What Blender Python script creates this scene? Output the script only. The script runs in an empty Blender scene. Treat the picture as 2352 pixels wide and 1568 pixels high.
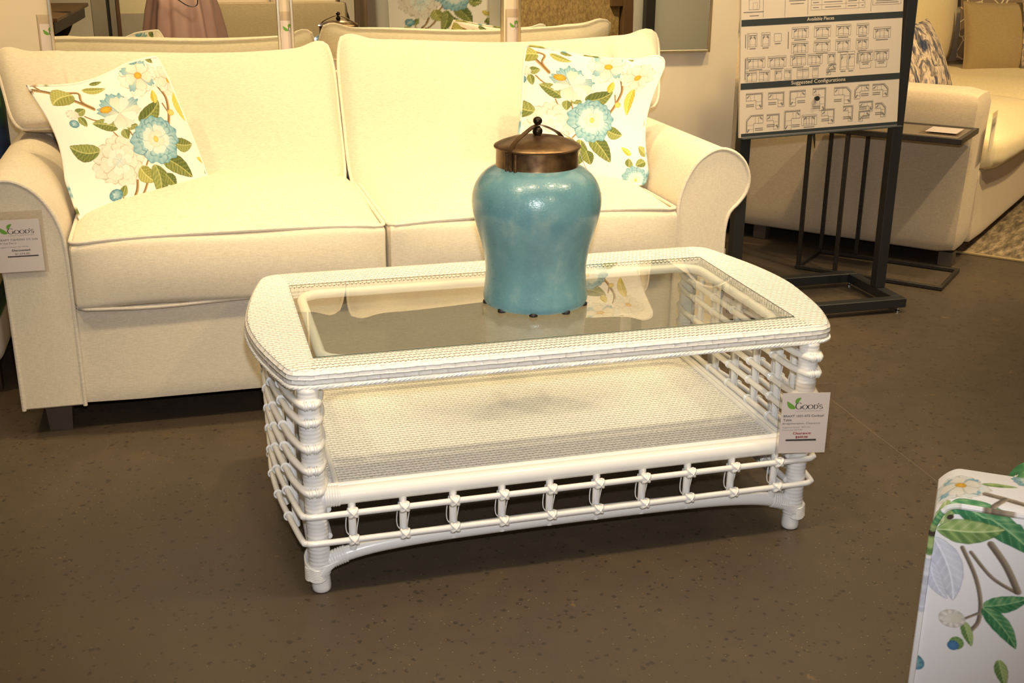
import bpy, bmesh, math, random
import numpy as np
from mathutils import Vector, Matrix, noise

random.seed(7)
rng = np.random.default_rng(7)
SC = bpy.context.scene
COL = SC.collection
PI = math.pi
def A(*p): return np.array(p, float)

# ------------------------------------------------------------------ mesh builder
class MB:
    def __init__(s):
        s.V = []; s.F = []; s.U = []; s.C = []; s.n = 0; s.FM = []
    def add(s, V, F, uv=None, col=None, mi=0):
        V = np.asarray(V, float).reshape(-1, 3)
        s.V.append(V)
        s.U.append(np.zeros((len(V), 2)) if uv is None else np.asarray(uv, float).reshape(-1, 2))
        s.C.append(np.ones((len(V), 3)) if col is None else np.asarray(col, float).reshape(-1, 3))
        for f in F:
            s.F.append(tuple(int(i) + s.n for i in f))
        s.FM += [mi] * len(F)
        s.n += len(V)
        return s
    def grid(s, P, cu=False, cv=False, uv=None, col=None, flip=False, mi=0):
        P = np.asarray(P, float); a, b = P.shape[:2]
        F = []
        for i in range(a if cu else a - 1):
            for j in range(b if cv else b - 1):
                f = (i * b + j, ((i + 1) % a) * b + j, ((i + 1) % a) * b + (j + 1) % b, i * b + (j + 1) % b)
                F.append(f[::-1] if flip else f)
        return s.add(P.reshape(-1, 3), F, uv, col, mi)
    def tube(s, pts, r, n=10, closed=False, cap=True, flat=None, mi=0):
        P = np.asarray(pts, float); m = len(P)
        R = np.full(m, r, float) if np.isscalar(r) else np.asarray(r, float)
        T = np.gradient(P, axis=0) if not closed else np.roll(P, -1, 0) - np.roll(P, 1, 0)
        T /= np.linalg.norm(T, axis=1)[:, None] + 1e-12
        up = A(0, 0, 1) if abs(T[0][2]) < .9 else A(1, 0, 0)
        N = np.cross(T[0], up); N /= np.linalg.norm(N)
        rings = []
        an = np.arange(n) * 2 * PI / n
        fx, fy = (1, 1) if flat is None else flat
        for i in range(m):
            N = N - T[i] * (N @ T[i]); N /= np.linalg.norm(N) + 1e-12
            B = np.cross(T[i], N)
            rings.append(P[i] + R[i] * (fx * np.cos(an)[:, None] * N + fy * np.sin(an)[:, None] * B))
        P3 = np.array(rings)
        b0 = s.n
        s.grid(P3, cu=closed, cv=True, mi=mi)
        if cap and not closed:
            s.F.append(tuple(range(b0 + n - 1, b0 - 1, -1))); s.FM.append(mi)
            s.F.append(tuple(range(b0 + (m - 1) * n, b0 + m * n))); s.FM.append(mi)
        return s
    def lathe(s, prof, c=(0, 0, 0), n=48, cap=True, mi=0):
        pr = np.asarray(prof, float)
        an = np.arange(n) * 2 * PI / n
        P = np.stack([np.stack([pr[:, 0] * math.cos(t), pr[:, 0] * math.sin(t), pr[:, 1]], 1) for t in an], 0) + A(*c)
        b0 = s.n; m = len(pr)
        s.grid(P, cu=True, mi=mi)
        if cap:
            s.F.append(tuple(b0 + i * m for i in range(n))[::-1]); s.FM.append(mi)
            s.F.append(tuple(b0 + i * m + m - 1 for i in range(n))); s.FM.append(mi)
        return s
    def box(s, lo, hi, bev=0.0, seg=2, M=None, mi=0):
        bm = bmesh.new()
        bmesh.ops.create_cube(bm, size=1)
        lo = A(*lo); hi = A(*hi)
        for v in bm.verts:
            v.co = Vector((lo + hi) / 2 + (hi - lo) * A(*v.co))
        if bev > 0:
            bmesh.ops.bevel(bm, geom=list(bm.edges), offset=bev, segments=seg, profile=.5, affect='EDGES')
        return s.addbm(bm, M, mi)
    def rbox(s, c, size, r, cuts=14, fn=None, M=None, mi=0):
        """soft upholstered box: subdivided cube, rounded, then warped by fn(q in -1..1, p) -> p"""
        bm = bmesh.new()
        bmesh.ops.create_cube(bm, size=2)
        bmesh.ops.subdivide_edges(bm, edges=list(bm.edges), cuts=cuts, use_grid_fill=True)
        h = A(*size) / 2; c = A(*c); r = min(r, h.min() * .999)
        for v in bm.verts:
            q = A(*v.co); p = q * h
            k = np.clip(p, -(h - r), h - r); d = p - k; L = np.linalg.norm(d)
            if L > 1e-9: p = k + d / L * r
            if fn is not None: p = fn(q, p)
            v.co = Vector(c + p)
        return s.addbm(bm, M, mi)
    def addbm(s, bm, M=None, mi=0):
        bm.verts.index_update()
        V = [tuple((M @ v.co) if M is not None else v.co) for v in bm.verts]
        F = [tuple(v.index for v in f.verts) for f in bm.faces]
        bm.free()
        return s.add(V, F, mi=mi)
    def ball(s, c, r, n=14, sc=(1, 1, 1), mi=0):
        th = np.linspace(0, PI, n // 2 + 2)
        an = np.arange(n) * 2 * PI / n
        P = np.stack([np.stack([np.sin(th) * math.cos(t) * r * sc[0], np.sin(th) * math.sin(t) * r * sc[1], -np.cos(th) * r * sc[2]], 1) for t in an], 0) + A(*c)
        return s.grid(P, cu=True, mi=mi)
    def poly(s, pts, mi=0):
        return s.add(pts, [tuple(range(len(pts)))], mi=mi)

OFF = {}
def empty(name, loc=(0, 0, 0), rz=0.0):
    o = bpy.data.objects.new(name, None); COL.objects.link(o)
    o.location = loc; o.rotation_euler = (0, 0, rz); o.empty_display_size = .05
    OFF[o.name] = A(*loc) if rz == 0 else None
    return o
def tag(o, label=None, cat=None, group=None, kind=None):
    if label: o['label'] = label
    if cat: o['category'] = cat
    if group: o['group'] = group
    if kind: o['kind'] = kind
    return o
def root_of(o):
    while o.parent: o = o.parent
    return o
def build(mb, name, mats, parent=None, smooth=40, uv=False, col=False, base=None, local=False):
    """link the collected shape as ONE mesh object. Under an unrotated root the points are world points."""
    V = np.concatenate(mb.V)
    off = A(0, 0, 0)
    if parent is not None and not local:
        r = OFF.get(root_of(parent).name)
        if r is not None: off = r
    if base is not None: off = A(*base)
    me = bpy.data.meshes.new(name)
    me.from_pydata((V - off).tolist(), [], mb.F)
    me.update()
    if not isinstance(mats, (list, tuple)): mats = [mats]
    for m in mats: me.materials.append(m)
    if len(mats) > 1: me.polygons.foreach_set('material_index', mb.FM)
    if uv:
        U = np.concatenate(mb.U); li = np.zeros(len(me.loops), int); me.loops.foreach_get('vertex_index', li)
        l = me.uv_layers.new(name='UVMap'); l.data.foreach_set('uv', U[li].ravel())
    if col:
        Cc = np.concatenate(mb.C); at = me.color_attributes.new('pattern', 'FLOAT_COLOR', 'POINT')
        at.data.foreach_set('color', np.c_[Cc, np.ones(len(Cc))].ravel())
    if smooth:
        me.polygons.foreach_set('use_smooth', [True] * len(me.polygons))
        try: me.set_sharp_from_angle(angle=math.radians(smooth))
        except Exception: pass
    o = bpy.data.objects.new(name, me); COL.objects.link(o)
    if parent is not None: o.parent = parent
    if base is not None and parent is None:
        o.location = base; OFF[o.name] = A(*base)
    elif parent is None: OFF[o.name] = A(0, 0, 0)
    return o

def spline(P, n, closed=False):
    """Catmull-Rom through points, n samples per span"""
    P = np.asarray(P, float); m = len(P); out = []
    for i in range(m if closed else m - 1):
        if closed: a, b, c, d = P[(i - 1) % m], P[i], P[(i + 1) % m], P[(i + 2) % m]
        else: a, b, c, d = P[max(i - 1, 0)], P[i], P[i + 1], P[min(i + 2, m - 1)]
        for t in np.arange(n) / n:
            out.append(.5 * (2 * b + (c - a) * t + (2 * a - 5 * b + 4 * c - d) * t * t + (3 * b - a - 3 * c + d) * t ** 3))
    if not closed: out.append(P[-1])
    return np.array(out)
def resample(P, n, closed=False):
    P = np.asarray(P, float)
    Q = np.vstack([P, P[:1]]) if closed else P
    d = np.r_[0, np.cumsum(np.linalg.norm(np.diff(Q, axis=0), axis=1))]
    t = np.linspace(0, d[-1], n + 1)[:-1] if closed else np.linspace(0, d[-1], n)
    return np.stack([np.interp(t, d, Q[:, k]) for k in range(Q.shape[1])], 1)
def rrect(x0, x1, y0, y1, r, n=6):
    out = []
    for cx, cy, a0 in ((x1 - r, y0 + r, -90), (x1 - r, y1 - r, 0), (x0 + r, y1 - r, 90), (x0 + r, y0 + r, 180)):
        for k in range(n + 1):
            a = math.radians(a0 + 90 * k / n); out.append((cx + r * math.cos(a), cy + r * math.sin(a)))
    return np.array(out)

# ------------------------------------------------------------------ materials
def srgb(r, g, b):
    f = lambda c: (c / 255 / 12.92) if c / 255 <= .04045 else ((c / 255 + .055) / 1.055) ** 2.4
    return (f(r), f(g), f(b))
class NT:
    def __init__(s, name):
        s.m = bpy.data.materials.new(name); s.m.use_nodes = True
        s.t = s.m.node_tree; s.t.nodes.clear()
        s.out = s.t.nodes.new('ShaderNodeOutputMaterial')
    def n(s, typ, **kw):
        nd = s.t.nodes.new('ShaderNode' + typ)
        for k, v in kw.items():
            if k.startswith('i_'): nd.inputs[k[2:].replace('_', ' ')].default_value = v
            else: setattr(nd, k, v)
        return nd
    def l(s, a, b): s.t.links.new(a, b); return b
    def m_(s, op, a, b=None, c=None, clamp=False):
        nd = s.n('Math', operation=op, use_clamp=clamp)
        for i, x in enumerate((a, b, c)):
            if x is None: continue
            if hasattr(x, 'links'): s.l(x, nd.inputs[i])
            else: nd.inputs[i].default_value = x
        return nd.outputs[0]
    def mix(s, f, a, b, blend='MIX'):
        nd = s.n('Mix', data_type='RGBA', blend_type=blend)
        for i, x in ((0, f), (6, a), (7, b)):
            if hasattr(x, 'links'): s.l(x, nd.inputs[i])
            else: nd.inputs[i].default_value = x if i == 0 else (*x, 1)
        return nd.outputs[2]
    def obj_co(s, scale=(1, 1, 1), rot=(0, 0, 0), out='Object'):
        tc = s.n('TexCoord'); mp = s.n('Mapping'); s.l(tc.outputs[out], mp.inputs[0])
        mp.inputs['Scale'].default_value = scale; mp.inputs['Rotation'].default_value = rot
        return mp.outputs[0]
    def noise(s, co, scale, detail=2, rough=.5):
        nd = s.n('TexNoise'); s.l(co, nd.inputs['Vector']); nd.inputs['Scale'].default_value = scale
        nd.inputs['Detail'].default_value = detail; nd.inputs['Roughness'].default_value = rough
        return nd.outputs['Fac']
    def ramp(s, f, stops):
        nd = s.n('ValToRGB'); s.l(f, nd.inputs[0]); e = nd.color_ramp.elements
        while len(e) < len(stops): e.new(.5)
        for k, (p, c) in enumerate(stops): e[k].position = p; e[k].color = (*c, 1)
        return nd.outputs[0]
    def bump(s, h, strength, dist):
        nd = s.n('Bump'); s.l(h, nd.inputs['Height']); nd.inputs['Strength'].default_value = strength
        nd.inputs['Distance'].default_value = dist
        return nd.outputs[0]
    def bsdf(s, color, rough=.5, metal=0, normal=None, spec=None, coat=None, sheen=None, trans=None):
        b = s.n('BsdfPrincipled')
        def put(key, x):
            if hasattr(x, 'links'): s.l(x, b.inputs[key])
            else: b.inputs[key].default_value = (*x, 1) if isinstance(x, tuple) else x
        put('Base Color', color); put('Roughness', rough); put('Metallic', metal)
        if normal is not None: s.l(normal, b.inputs['Normal'])
        if spec is not None: put('Specular IOR Level', spec)
        if coat is not None: put('Coat Weight', coat)
        if sheen is not None: put('Sheen Weight', sheen)
        if trans is not None: put('Transmission Weight', trans)
        s.l(b.outputs[0], s.out.inputs[0])
        return s.m

def plain(name, c, rough=.5, metal=0, spec=None, coat=None, var=.0, vs=8):
    t = NT(name)
    col = c
    if var:
        n = t.noise(t.obj_co(), vs, 3)
        col = t.mix(n, tuple(x * (1 - var) for x in c), tuple(min(1, x * (1 + var)) for x in c))
    return t.bsdf(col, rough, metal, spec=spec, coat=coat)
def linen(name, c1, c2, fine=420, rough=.9, bump=.35):
    """woven upholstery: horizontal slubs, vertical warp, fine grain"""
    t = NT(name)
    s1 = t.noise(t.obj_co((1, 1, 9)), fine * .16, 3, .6)
    s2 = t.noise(t.obj_co((9, 9, 1)), fine * .12, 2, .6)
    s3 = t.noise(t.obj_co(), fine * 2.2, 1, .5)
    f = t.m_('ADD', t.m_('MULTIPLY', s1, .5), t.m_('ADD', t.m_('MULTIPLY', s2, .2), t.m_('MULTIPLY', s3, .3)))
    col = t.ramp(f, [(.36, c1), (.64, c2)])
    return t.bsdf(col, rough, normal=t.bump(f, bump, .0015), spec=.2, sheen=.15)
def painted(name, rough=.85):
    t = NT(name)
    a = t.n('Attribute', attribute_name='pattern')
    f = t.noise(t.obj_co(), 900, 1)
    return t.bsdf(a.outputs['Color'], rough, normal=t.bump(f, .15, .001), spec=.2)
def woven(name, wu, wv, ww=.86, c=(.86, .85, .83), hole=(.16, .14, .11), depth=.0025, thr=(.55, .5), groove_shade=.25):
    """over-and-under strand weave; UV in metres"""
    t = NT(name)
    uvn = t.n('UVMap'); sep = t.n('SeparateXYZ'); t.l(uvn.outputs[0], sep.inputs[0])
    wob = t.noise(t.obj_co(), 60, 2)
    wob2 = t.m_('MULTIPLY', t.m_('SUBTRACT', wob, .5), .55)
    b = t.m_('ADD', t.m_('DIVIDE', sep.outputs[1], wv), t.m_('MULTIPLY', wob2, .6))
    row = t.m_('FLOORED_MODULO', t.m_('FLOOR', b), 2)
    a = t.m_('ADD', t.m_('ADD', t.m_('DIVIDE', sep.outputs[0], wu), wob2), t.m_('MULTIPLY', row, .5))
    ca = t.m_('ABSOLUTE', t.m_('MULTIPLY', t.m_('SUBTRACT', t.m_('FRACT', a), .5), 2))
    cb = t.m_('ABSOLUTE', t.m_('MULTIPLY', t.m_('SUBTRACT', t.m_('FRACT', b), .5), 2))
    def sm(x, lo, hi):
        mr = t.n('MapRange', interpolation_type='SMOOTHSTEP'); t.l(x, mr.inputs[0]); mr.inputs[1].default_value = lo; mr.inputs[2].default_value = hi
        return mr.outputs[0]
    hump = t.m_('ADD', t.m_('MULTIPLY', t.m_('SUBTRACT', 1, t.m_('POWER', cb, 3)), .55), t.m_('MULTIPLY', t.m_('SUBTRACT', 1, t.m_('POWER', ca, 4)), .45))
    # the upright strand shows in the tuck between two humps
    peg = t.m_('MULTIPLY', sm(ca, ww, ww + .1), t.m_('MULTIPLY', t.m_('SUBTRACT', 1, t.m_('POWER', cb, 2)), .75))
    hol = t.m_('MULTIPLY', sm(ca, thr[0], thr[0] + .22), sm(cb, thr[1], thr[1] + .3))
    Hc = t.m_('SUBTRACT', t.m_('MAXIMUM', hump, peg), t.m_('MULTIPLY', hol, .6))
    crease_shade = t.m_('MAXIMUM', sm(cb, .80, 1.0), t.m_('MULTIPLY', sm(ca, .93, 1.0), .8))
    c_ = t.mix(t.m_('MULTIPLY', crease_shade, groove_shade), c, (.34, .31, .26))  # shade of the gaps between strands, painted into the colour
    col = t.mix(hol, c_, hole)
    return t.bsdf(col, .33, normal=t.bump(Hc, 1.0, depth), spec=.5)

M = {}
M['sofa'] = linen('cream_linen', srgb(204, 192, 170), srgb(232, 221, 200), fine=480)
M['piping'] = linen('cream_piping', srgb(204, 192, 174), srgb(232, 222, 205))
M['grey_linen'] = linen('oat_linen', srgb(186, 166, 138), srgb(216, 197, 166), fine=460)
M['cream_cushion'] = linen('pale_yellow_linen', srgb(222, 200, 150), srgb(240, 222, 176))
M['khaki'] = linen('khaki_velvet', srgb(150, 128, 88), srgb(172, 150, 106), bump=.1)
M['tan'] = linen('tan_weave', srgb(146, 128, 96), srgb(168, 150, 116), fine=200)
M['tweed'] = NT('tan_tweed')
_n = M['tweed'].noise(M['tweed'].obj_co((1, 1, .5)), 60, 3, .7)
M['tweed'] = M['tweed'].bsdf(M['tweed'].ramp(_n, [(.35, srgb(142, 112, 66)), (.65, srgb(190, 158, 100))]), .9)
M['rattan'] = plain('white_lacquered_cane', (.86, .85, .83), .28, coat=.25, var=.03, vs=40)
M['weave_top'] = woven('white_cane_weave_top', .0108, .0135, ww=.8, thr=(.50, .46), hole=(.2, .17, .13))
M['weave_end'] = woven('white_cane_weave_ends', .0150, .0120, ww=.72, thr=(.97, .85), depth=.004, groove_shade=.6)
M['weave_face'] = woven('white_cane_weave_rim', .030, .0096, ww=.95, thr=(.95, .5), depth=.003, groove_shade=.32)
M['weave_shelf'] = woven('white_cane_weave_shelf', .0158, .0120, depth=.0022, thr=(.58, .6), hole=(.2, .17, .13), groove_shade=.1)
M['black'] = plain('black_powder_coat', (.016, .017, .018), .45, var=.2)
M['iron'] = plain('dark_hammered_iron', (.05, .045, .04), .35, metal=.6, var=.5, vs=120)
M['chrome'] = plain('polished_steel', (.75, .74, .72), .18, metal=1)
M['champagne'] = plain('champagne_metal', (.72, .62, .44), .25, metal=1)
M['bronze'] = None
M['floral'] = painted('printed_floral_linen')
M['paper'] = plain('white_card', srgb(232, 222, 218), .7)
M['ink'] = plain('black_ink', (.02, .02, .02), .7)
M['grey_ink'] = plain('grey_ink', (.13, .13, .13), .7)
M['line_ink'] = plain('brown_black_print', (.17, .155, .14), .7)
M['smoked'] = plain('smoked_bronze_glass', (.13, .095, .055), .12, coat=.5)
M['pale_ink'] = plain('pale_grey_ink', (.3, .29, .28), .7)
M['red_ink'] = plain('red_ink', (.5, .03, .04), .7)
M['green_ink'] = plain('leaf_green_ink', (.16, .42, .05), .7)
M['slate'] = plain('slate_blue_print', (.025, .032, .035), .5)
M['board'] = plain('cream_foam_board', srgb(200, 187, 172), .75)
M['backing'] = plain('pale_grey_board_back', (.80, .81, .78), .7)
M['white_ink'] = plain('cream_lettering', srgb(215, 200, 180), .7)
M['rubber'] = plain('black_rubber', (.012, .011, .01), .5)
M['darkwood'] = plain('dark_stained_wood', (.045, .026, .015), .4, var=.4, vs=14)
M['topwood'] = plain('brown_wood', (.14, .075, .032), .4, var=.3, vs=14)
M['legwood'] = plain('taupe_wood', (.075, .055, .04), .5, var=.25, vs=30)
M['drape'] = plain('brown_drapery', (.11, .07, .035), .8, var=.2)
M['greybrown'] = plain('grey_brown_cloth', (.30, .25, .18), .85, var=.15)
M['pale_box'] = linen('pale_storage_cloth', srgb(196, 180, 140), srgb(214, 198, 160))
M['skin'] = plain('skin', (.55, .33, .22), .5)
M['hair'] = plain('brown_hair', (.06, .035, .02), .5, var=.3, vs=60)
M['skirt'] = plain('mauve_satin', srgb(208, 166, 150), .36, var=.05, vs=12)
M['blouse'] = plain('dusty_rose_blouse', srgb(182, 146, 134), .7)
M['shoe'] = plain('dark_leather', (.03, .022, .018), .4)

def glass_mat(name, tint, ior=1.5, rough=0.0, refl=1.0):
    t = NT(name)
    tr = t.n('BsdfTransparent'); tr.inputs[0].default_value = (*tint, 1)
    gl = t.n('BsdfGlossy'); gl.inputs['Roughness'].default_value = rough
    fr = t.n('Fresnel'); fr.inputs[0].default_value = ior
    mx = t.n('MixShader'); ge = t.n('NewGeometry'); t.l(t.m_('MULTIPLY', t.m_('MULTIPLY', fr.outputs[0], refl * 1.7, clamp=True), t.m_('SUBTRACT', 1, ge.outputs['Backfacing'])), mx.inputs[0])
    t.l(tr.outputs[0], mx.inputs[1]); t.l(gl.outputs[0], mx.inputs[2]); t.l(mx.outputs[0], t.out.inputs[0])
    return t.m
M['glass'] = glass_mat('clear_table_glass', (.965, .98, .96))
M['glass_edge'] = plain('green_glass_edge', (.012, .05, .035), .15)
M['acrylic'] = glass_mat('clear_acrylic', (.985, .975, .965), 1.4, .05, .7)
t = NT('mirror_silver'); M['mirror'] = t.bsdf((.86, .87, .84), .0, 1.0)

# jar glaze: turquoise with fine crackle and cloudy mottling
t = NT('crackle_turquoise_glaze')
co = t.obj_co()
n1 = t.noise(co, 9, 4, .65); n2 = t.noise(co, 160, 2); n3 = t.noise(t.obj_co((1, 1, .25)), 30, 3)
vo = t.n('TexVoronoi', feature='DISTANCE_TO_EDGE'); t.l(co, vo.inputs['Vector']); vo.inputs['Scale'].default_value = 70
ck = t.m_('LESS_THAN', vo.outputs['Distance'], .012)
c0 = t.ramp(t.m_('ADD', t.m_('MULTIPLY', n1, .7), t.m_('MULTIPLY', n3, .3)), [(.3, srgb(80, 128, 142)), (.55, srgb(100, 149, 161)), (.75, srgb(146, 174, 172))])
c1 = t.mix(t.m_('MULTIPLY', ck, .22), c0, srgb(52, 92, 104))
c2 = t.mix(t.m_('MULTIPLY', n2, .14), c1, srgb(150, 176, 170))
M['glaze'] = t.bsdf(c2, .26, normal=t.bump(t.noise(co, 220, 2), .35, .0015), spec=.6, coat=.25)
t = NT('aged_brass')
co = t.obj_co()
M['bronze'] = t.bsdf(t.ramp(t.noise(co, 30, 4, .6), [(.3, (.12, .070, .034)), (.7, (.28, .17, .08))]), t.m_('ADD', .26, t.m_('MULTIPLY', t.noise(co, 60, 3), .2)), .85)
t = NT('dark_bronze'); M['dark_bronze'] = t.bsdf((.035, .024, .015), .35, .8)

# polished aggregate concrete floor
JN = (.9992, -.0399, 1.0326)
t = NT('polished_brown_concrete')
co = t.obj_co()
big = t.noise(co, 1.6, 5, .6); mid = t.noise(co, 14, 4, .65); fin = t.noise(co, 260, 2, .6)
c0 = t.ramp(t.m_('ADD', t.m_('MULTIPLY', big, .6), t.m_('MULTIPLY', mid, .4)), [(.32, (.052, .041, .030)), (.52, (.070, .052, .036)), (.72, (.105, .072, .042))])
c1 = t.mix(t.m_('MULTIPLY', fin, .6), c0, (.10, .077, .053))
dv = t.n('TexNoise'); t.l(co, dv.inputs['Vector']); dv.inputs['Scale'].default_value = 120; dv.inputs['Detail'].default_value = 1
va = t.n('VectorMath', operation='MULTIPLY_ADD'); t.l(dv.outputs['Color'], va.inputs[0]); va.inputs[1].default_value = (.012, .012, 0); t.l(co, va.inputs[2])
vo = t.n('TexVoronoi', feature='F1'); t.l(va.outputs[0], vo.inputs['Vector']); vo.inputs['Scale'].default_value = 70
vo.inputs['Randomness'].default_value = 1
wn = t.n('TexWhiteNoise'); t.l(vo.outputs['Position'], wn.inputs['Vector'])
sz = t.m_('MULTIPLY', t.m_('SUBTRACT', wn.outputs['Value'], .45), .78)
mr = t.n('MapRange', interpolation_type='SMOOTHSTEP'); t.l(t.m_('SUBTRACT', sz, vo.outputs['Distance']), mr.inputs[0]); mr.inputs[1].default_value = -.02; mr.inputs[2].default_value = .08
chip = t.m_('MULTIPLY', mr.outputs[0], t.m_('ADD', .25, t.m_('MULTIPLY', big, .8)))
c2 = t.mix(t.m_('MULTIPLY', chip, .9), c1, (.02, .018, .016))
v2 = t.n('TexVoronoi', feature='F1'); t.l(co, v2.inputs['Vector']); v2.inputs['Scale'].default_value = 150
w2 = t.n('TexWhiteNoise'); t.l(v2.outputs['Position'], w2.inputs['Vector'])
gl = t.m_('MULTIPLY', t.m_('LESS_THAN', v2.outputs['Distance'], .22), t.m_('GREATER_THAN', w2.outputs['Value'], .93))
c3 = t.mix(t.m_('MULTIPLY', gl, .6), c2, (.26, .19, .10))
sp_ = t.n('SeparateXYZ'); t.l(co, sp_.inputs[0])
ln_ = t.m_('ABSOLUTE', t.m_('SUBTRACT', t.m_('ADD', t.m_('ADD', t.m_('MULTIPLY', sp_.outputs[0], JN[0]), t.m_('MULTIPLY', sp_.outputs[1], JN[1])), t.m_('MULTIPLY', mid, .012)), JN[2] + .006))
c3 = t.mix(t.m_('MULTIPLY', t.m_('LESS_THAN', ln_, .0016), .55), c3, (.17, .13, .09))
scf = t.m_('MULTIPLY', t.m_('GREATER_THAN', t.noise(t.obj_co((1, 1, 1), (0, 0, .5)), 5.5, 6, .72), .67), .5)
c3 = t.mix(scf, c3, (.19, .115, .05))
M['floor'] = t.bsdf(c3, t.m_('ADD', .3, t.m_('MULTIPLY', mid, .25)), spec=.3)
M['wall'] = plain('beige_wall_paint', srgb(222, 208, 184), .85, var=.02, vs=3)
M['base'] = plain('white_baseboard', srgb(222, 212, 190), .6)
M['ceil'] = plain('pale_ceiling_paint', (.6, .57, .5), .9)
M['greywall'] = plain('grey_wall_paint', (.58, .58, .52), .85)

# streaky ikat cushion, scribble cushion, rug
t = NT('indigo_streaked_print')
co = t.obj_co((17, 17, 3.2)); w = t.noise(t.obj_co((14, 14, 14)), 1, 2)
mp = t.n('VectorMath', operation='ADD'); t.l(co, mp.inputs[0])
cx = t.n('CombineXYZ'); t.l(t.m_('MULTIPLY', w, 1.6), cx.inputs[0]); t.l(t.m_('MULTIPLY', w, 1.6), cx.inputs[1]); t.l(cx.outputs[0], mp.inputs[1])
f = t.noise(mp.outputs[0], 1.5, 4, .62)
M['ikat'] = t.bsdf(t.ramp(f, [(.36, srgb(38, 48, 74)), (.47, srgb(120, 108, 100)), (.56, srgb(206, 184, 156)), (.68, srgb(96, 96, 108))]), .9)
t = NT('taupe_line_print')
vo = t.n('TexVoronoi', feature='DISTANCE_TO_EDGE'); t.l(t.obj_co(), vo.inputs['Vector']); vo.inputs['Scale'].default_value = 13
M['lines'] = t.bsdf(t.mix(t.m_('LESS_THAN', vo.outputs['Distance'], .035), srgb(140, 118, 92), srgb(226, 206, 170)), .9)
t = NT('faded_rug_pile')
co = t.obj_co((5, 22, 5)); f = t.noise(co, 1.3, 5, .7)
M['rug'] = t.bsdf(t.ramp(f, [(.34, srgb(70, 60, 46)), (.5, srgb(122, 106, 82)), (.66, srgb(168, 150, 118))]), .95, normal=t.bump(t.noise(t.obj_co(), 300, 2), .4, .003))

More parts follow.
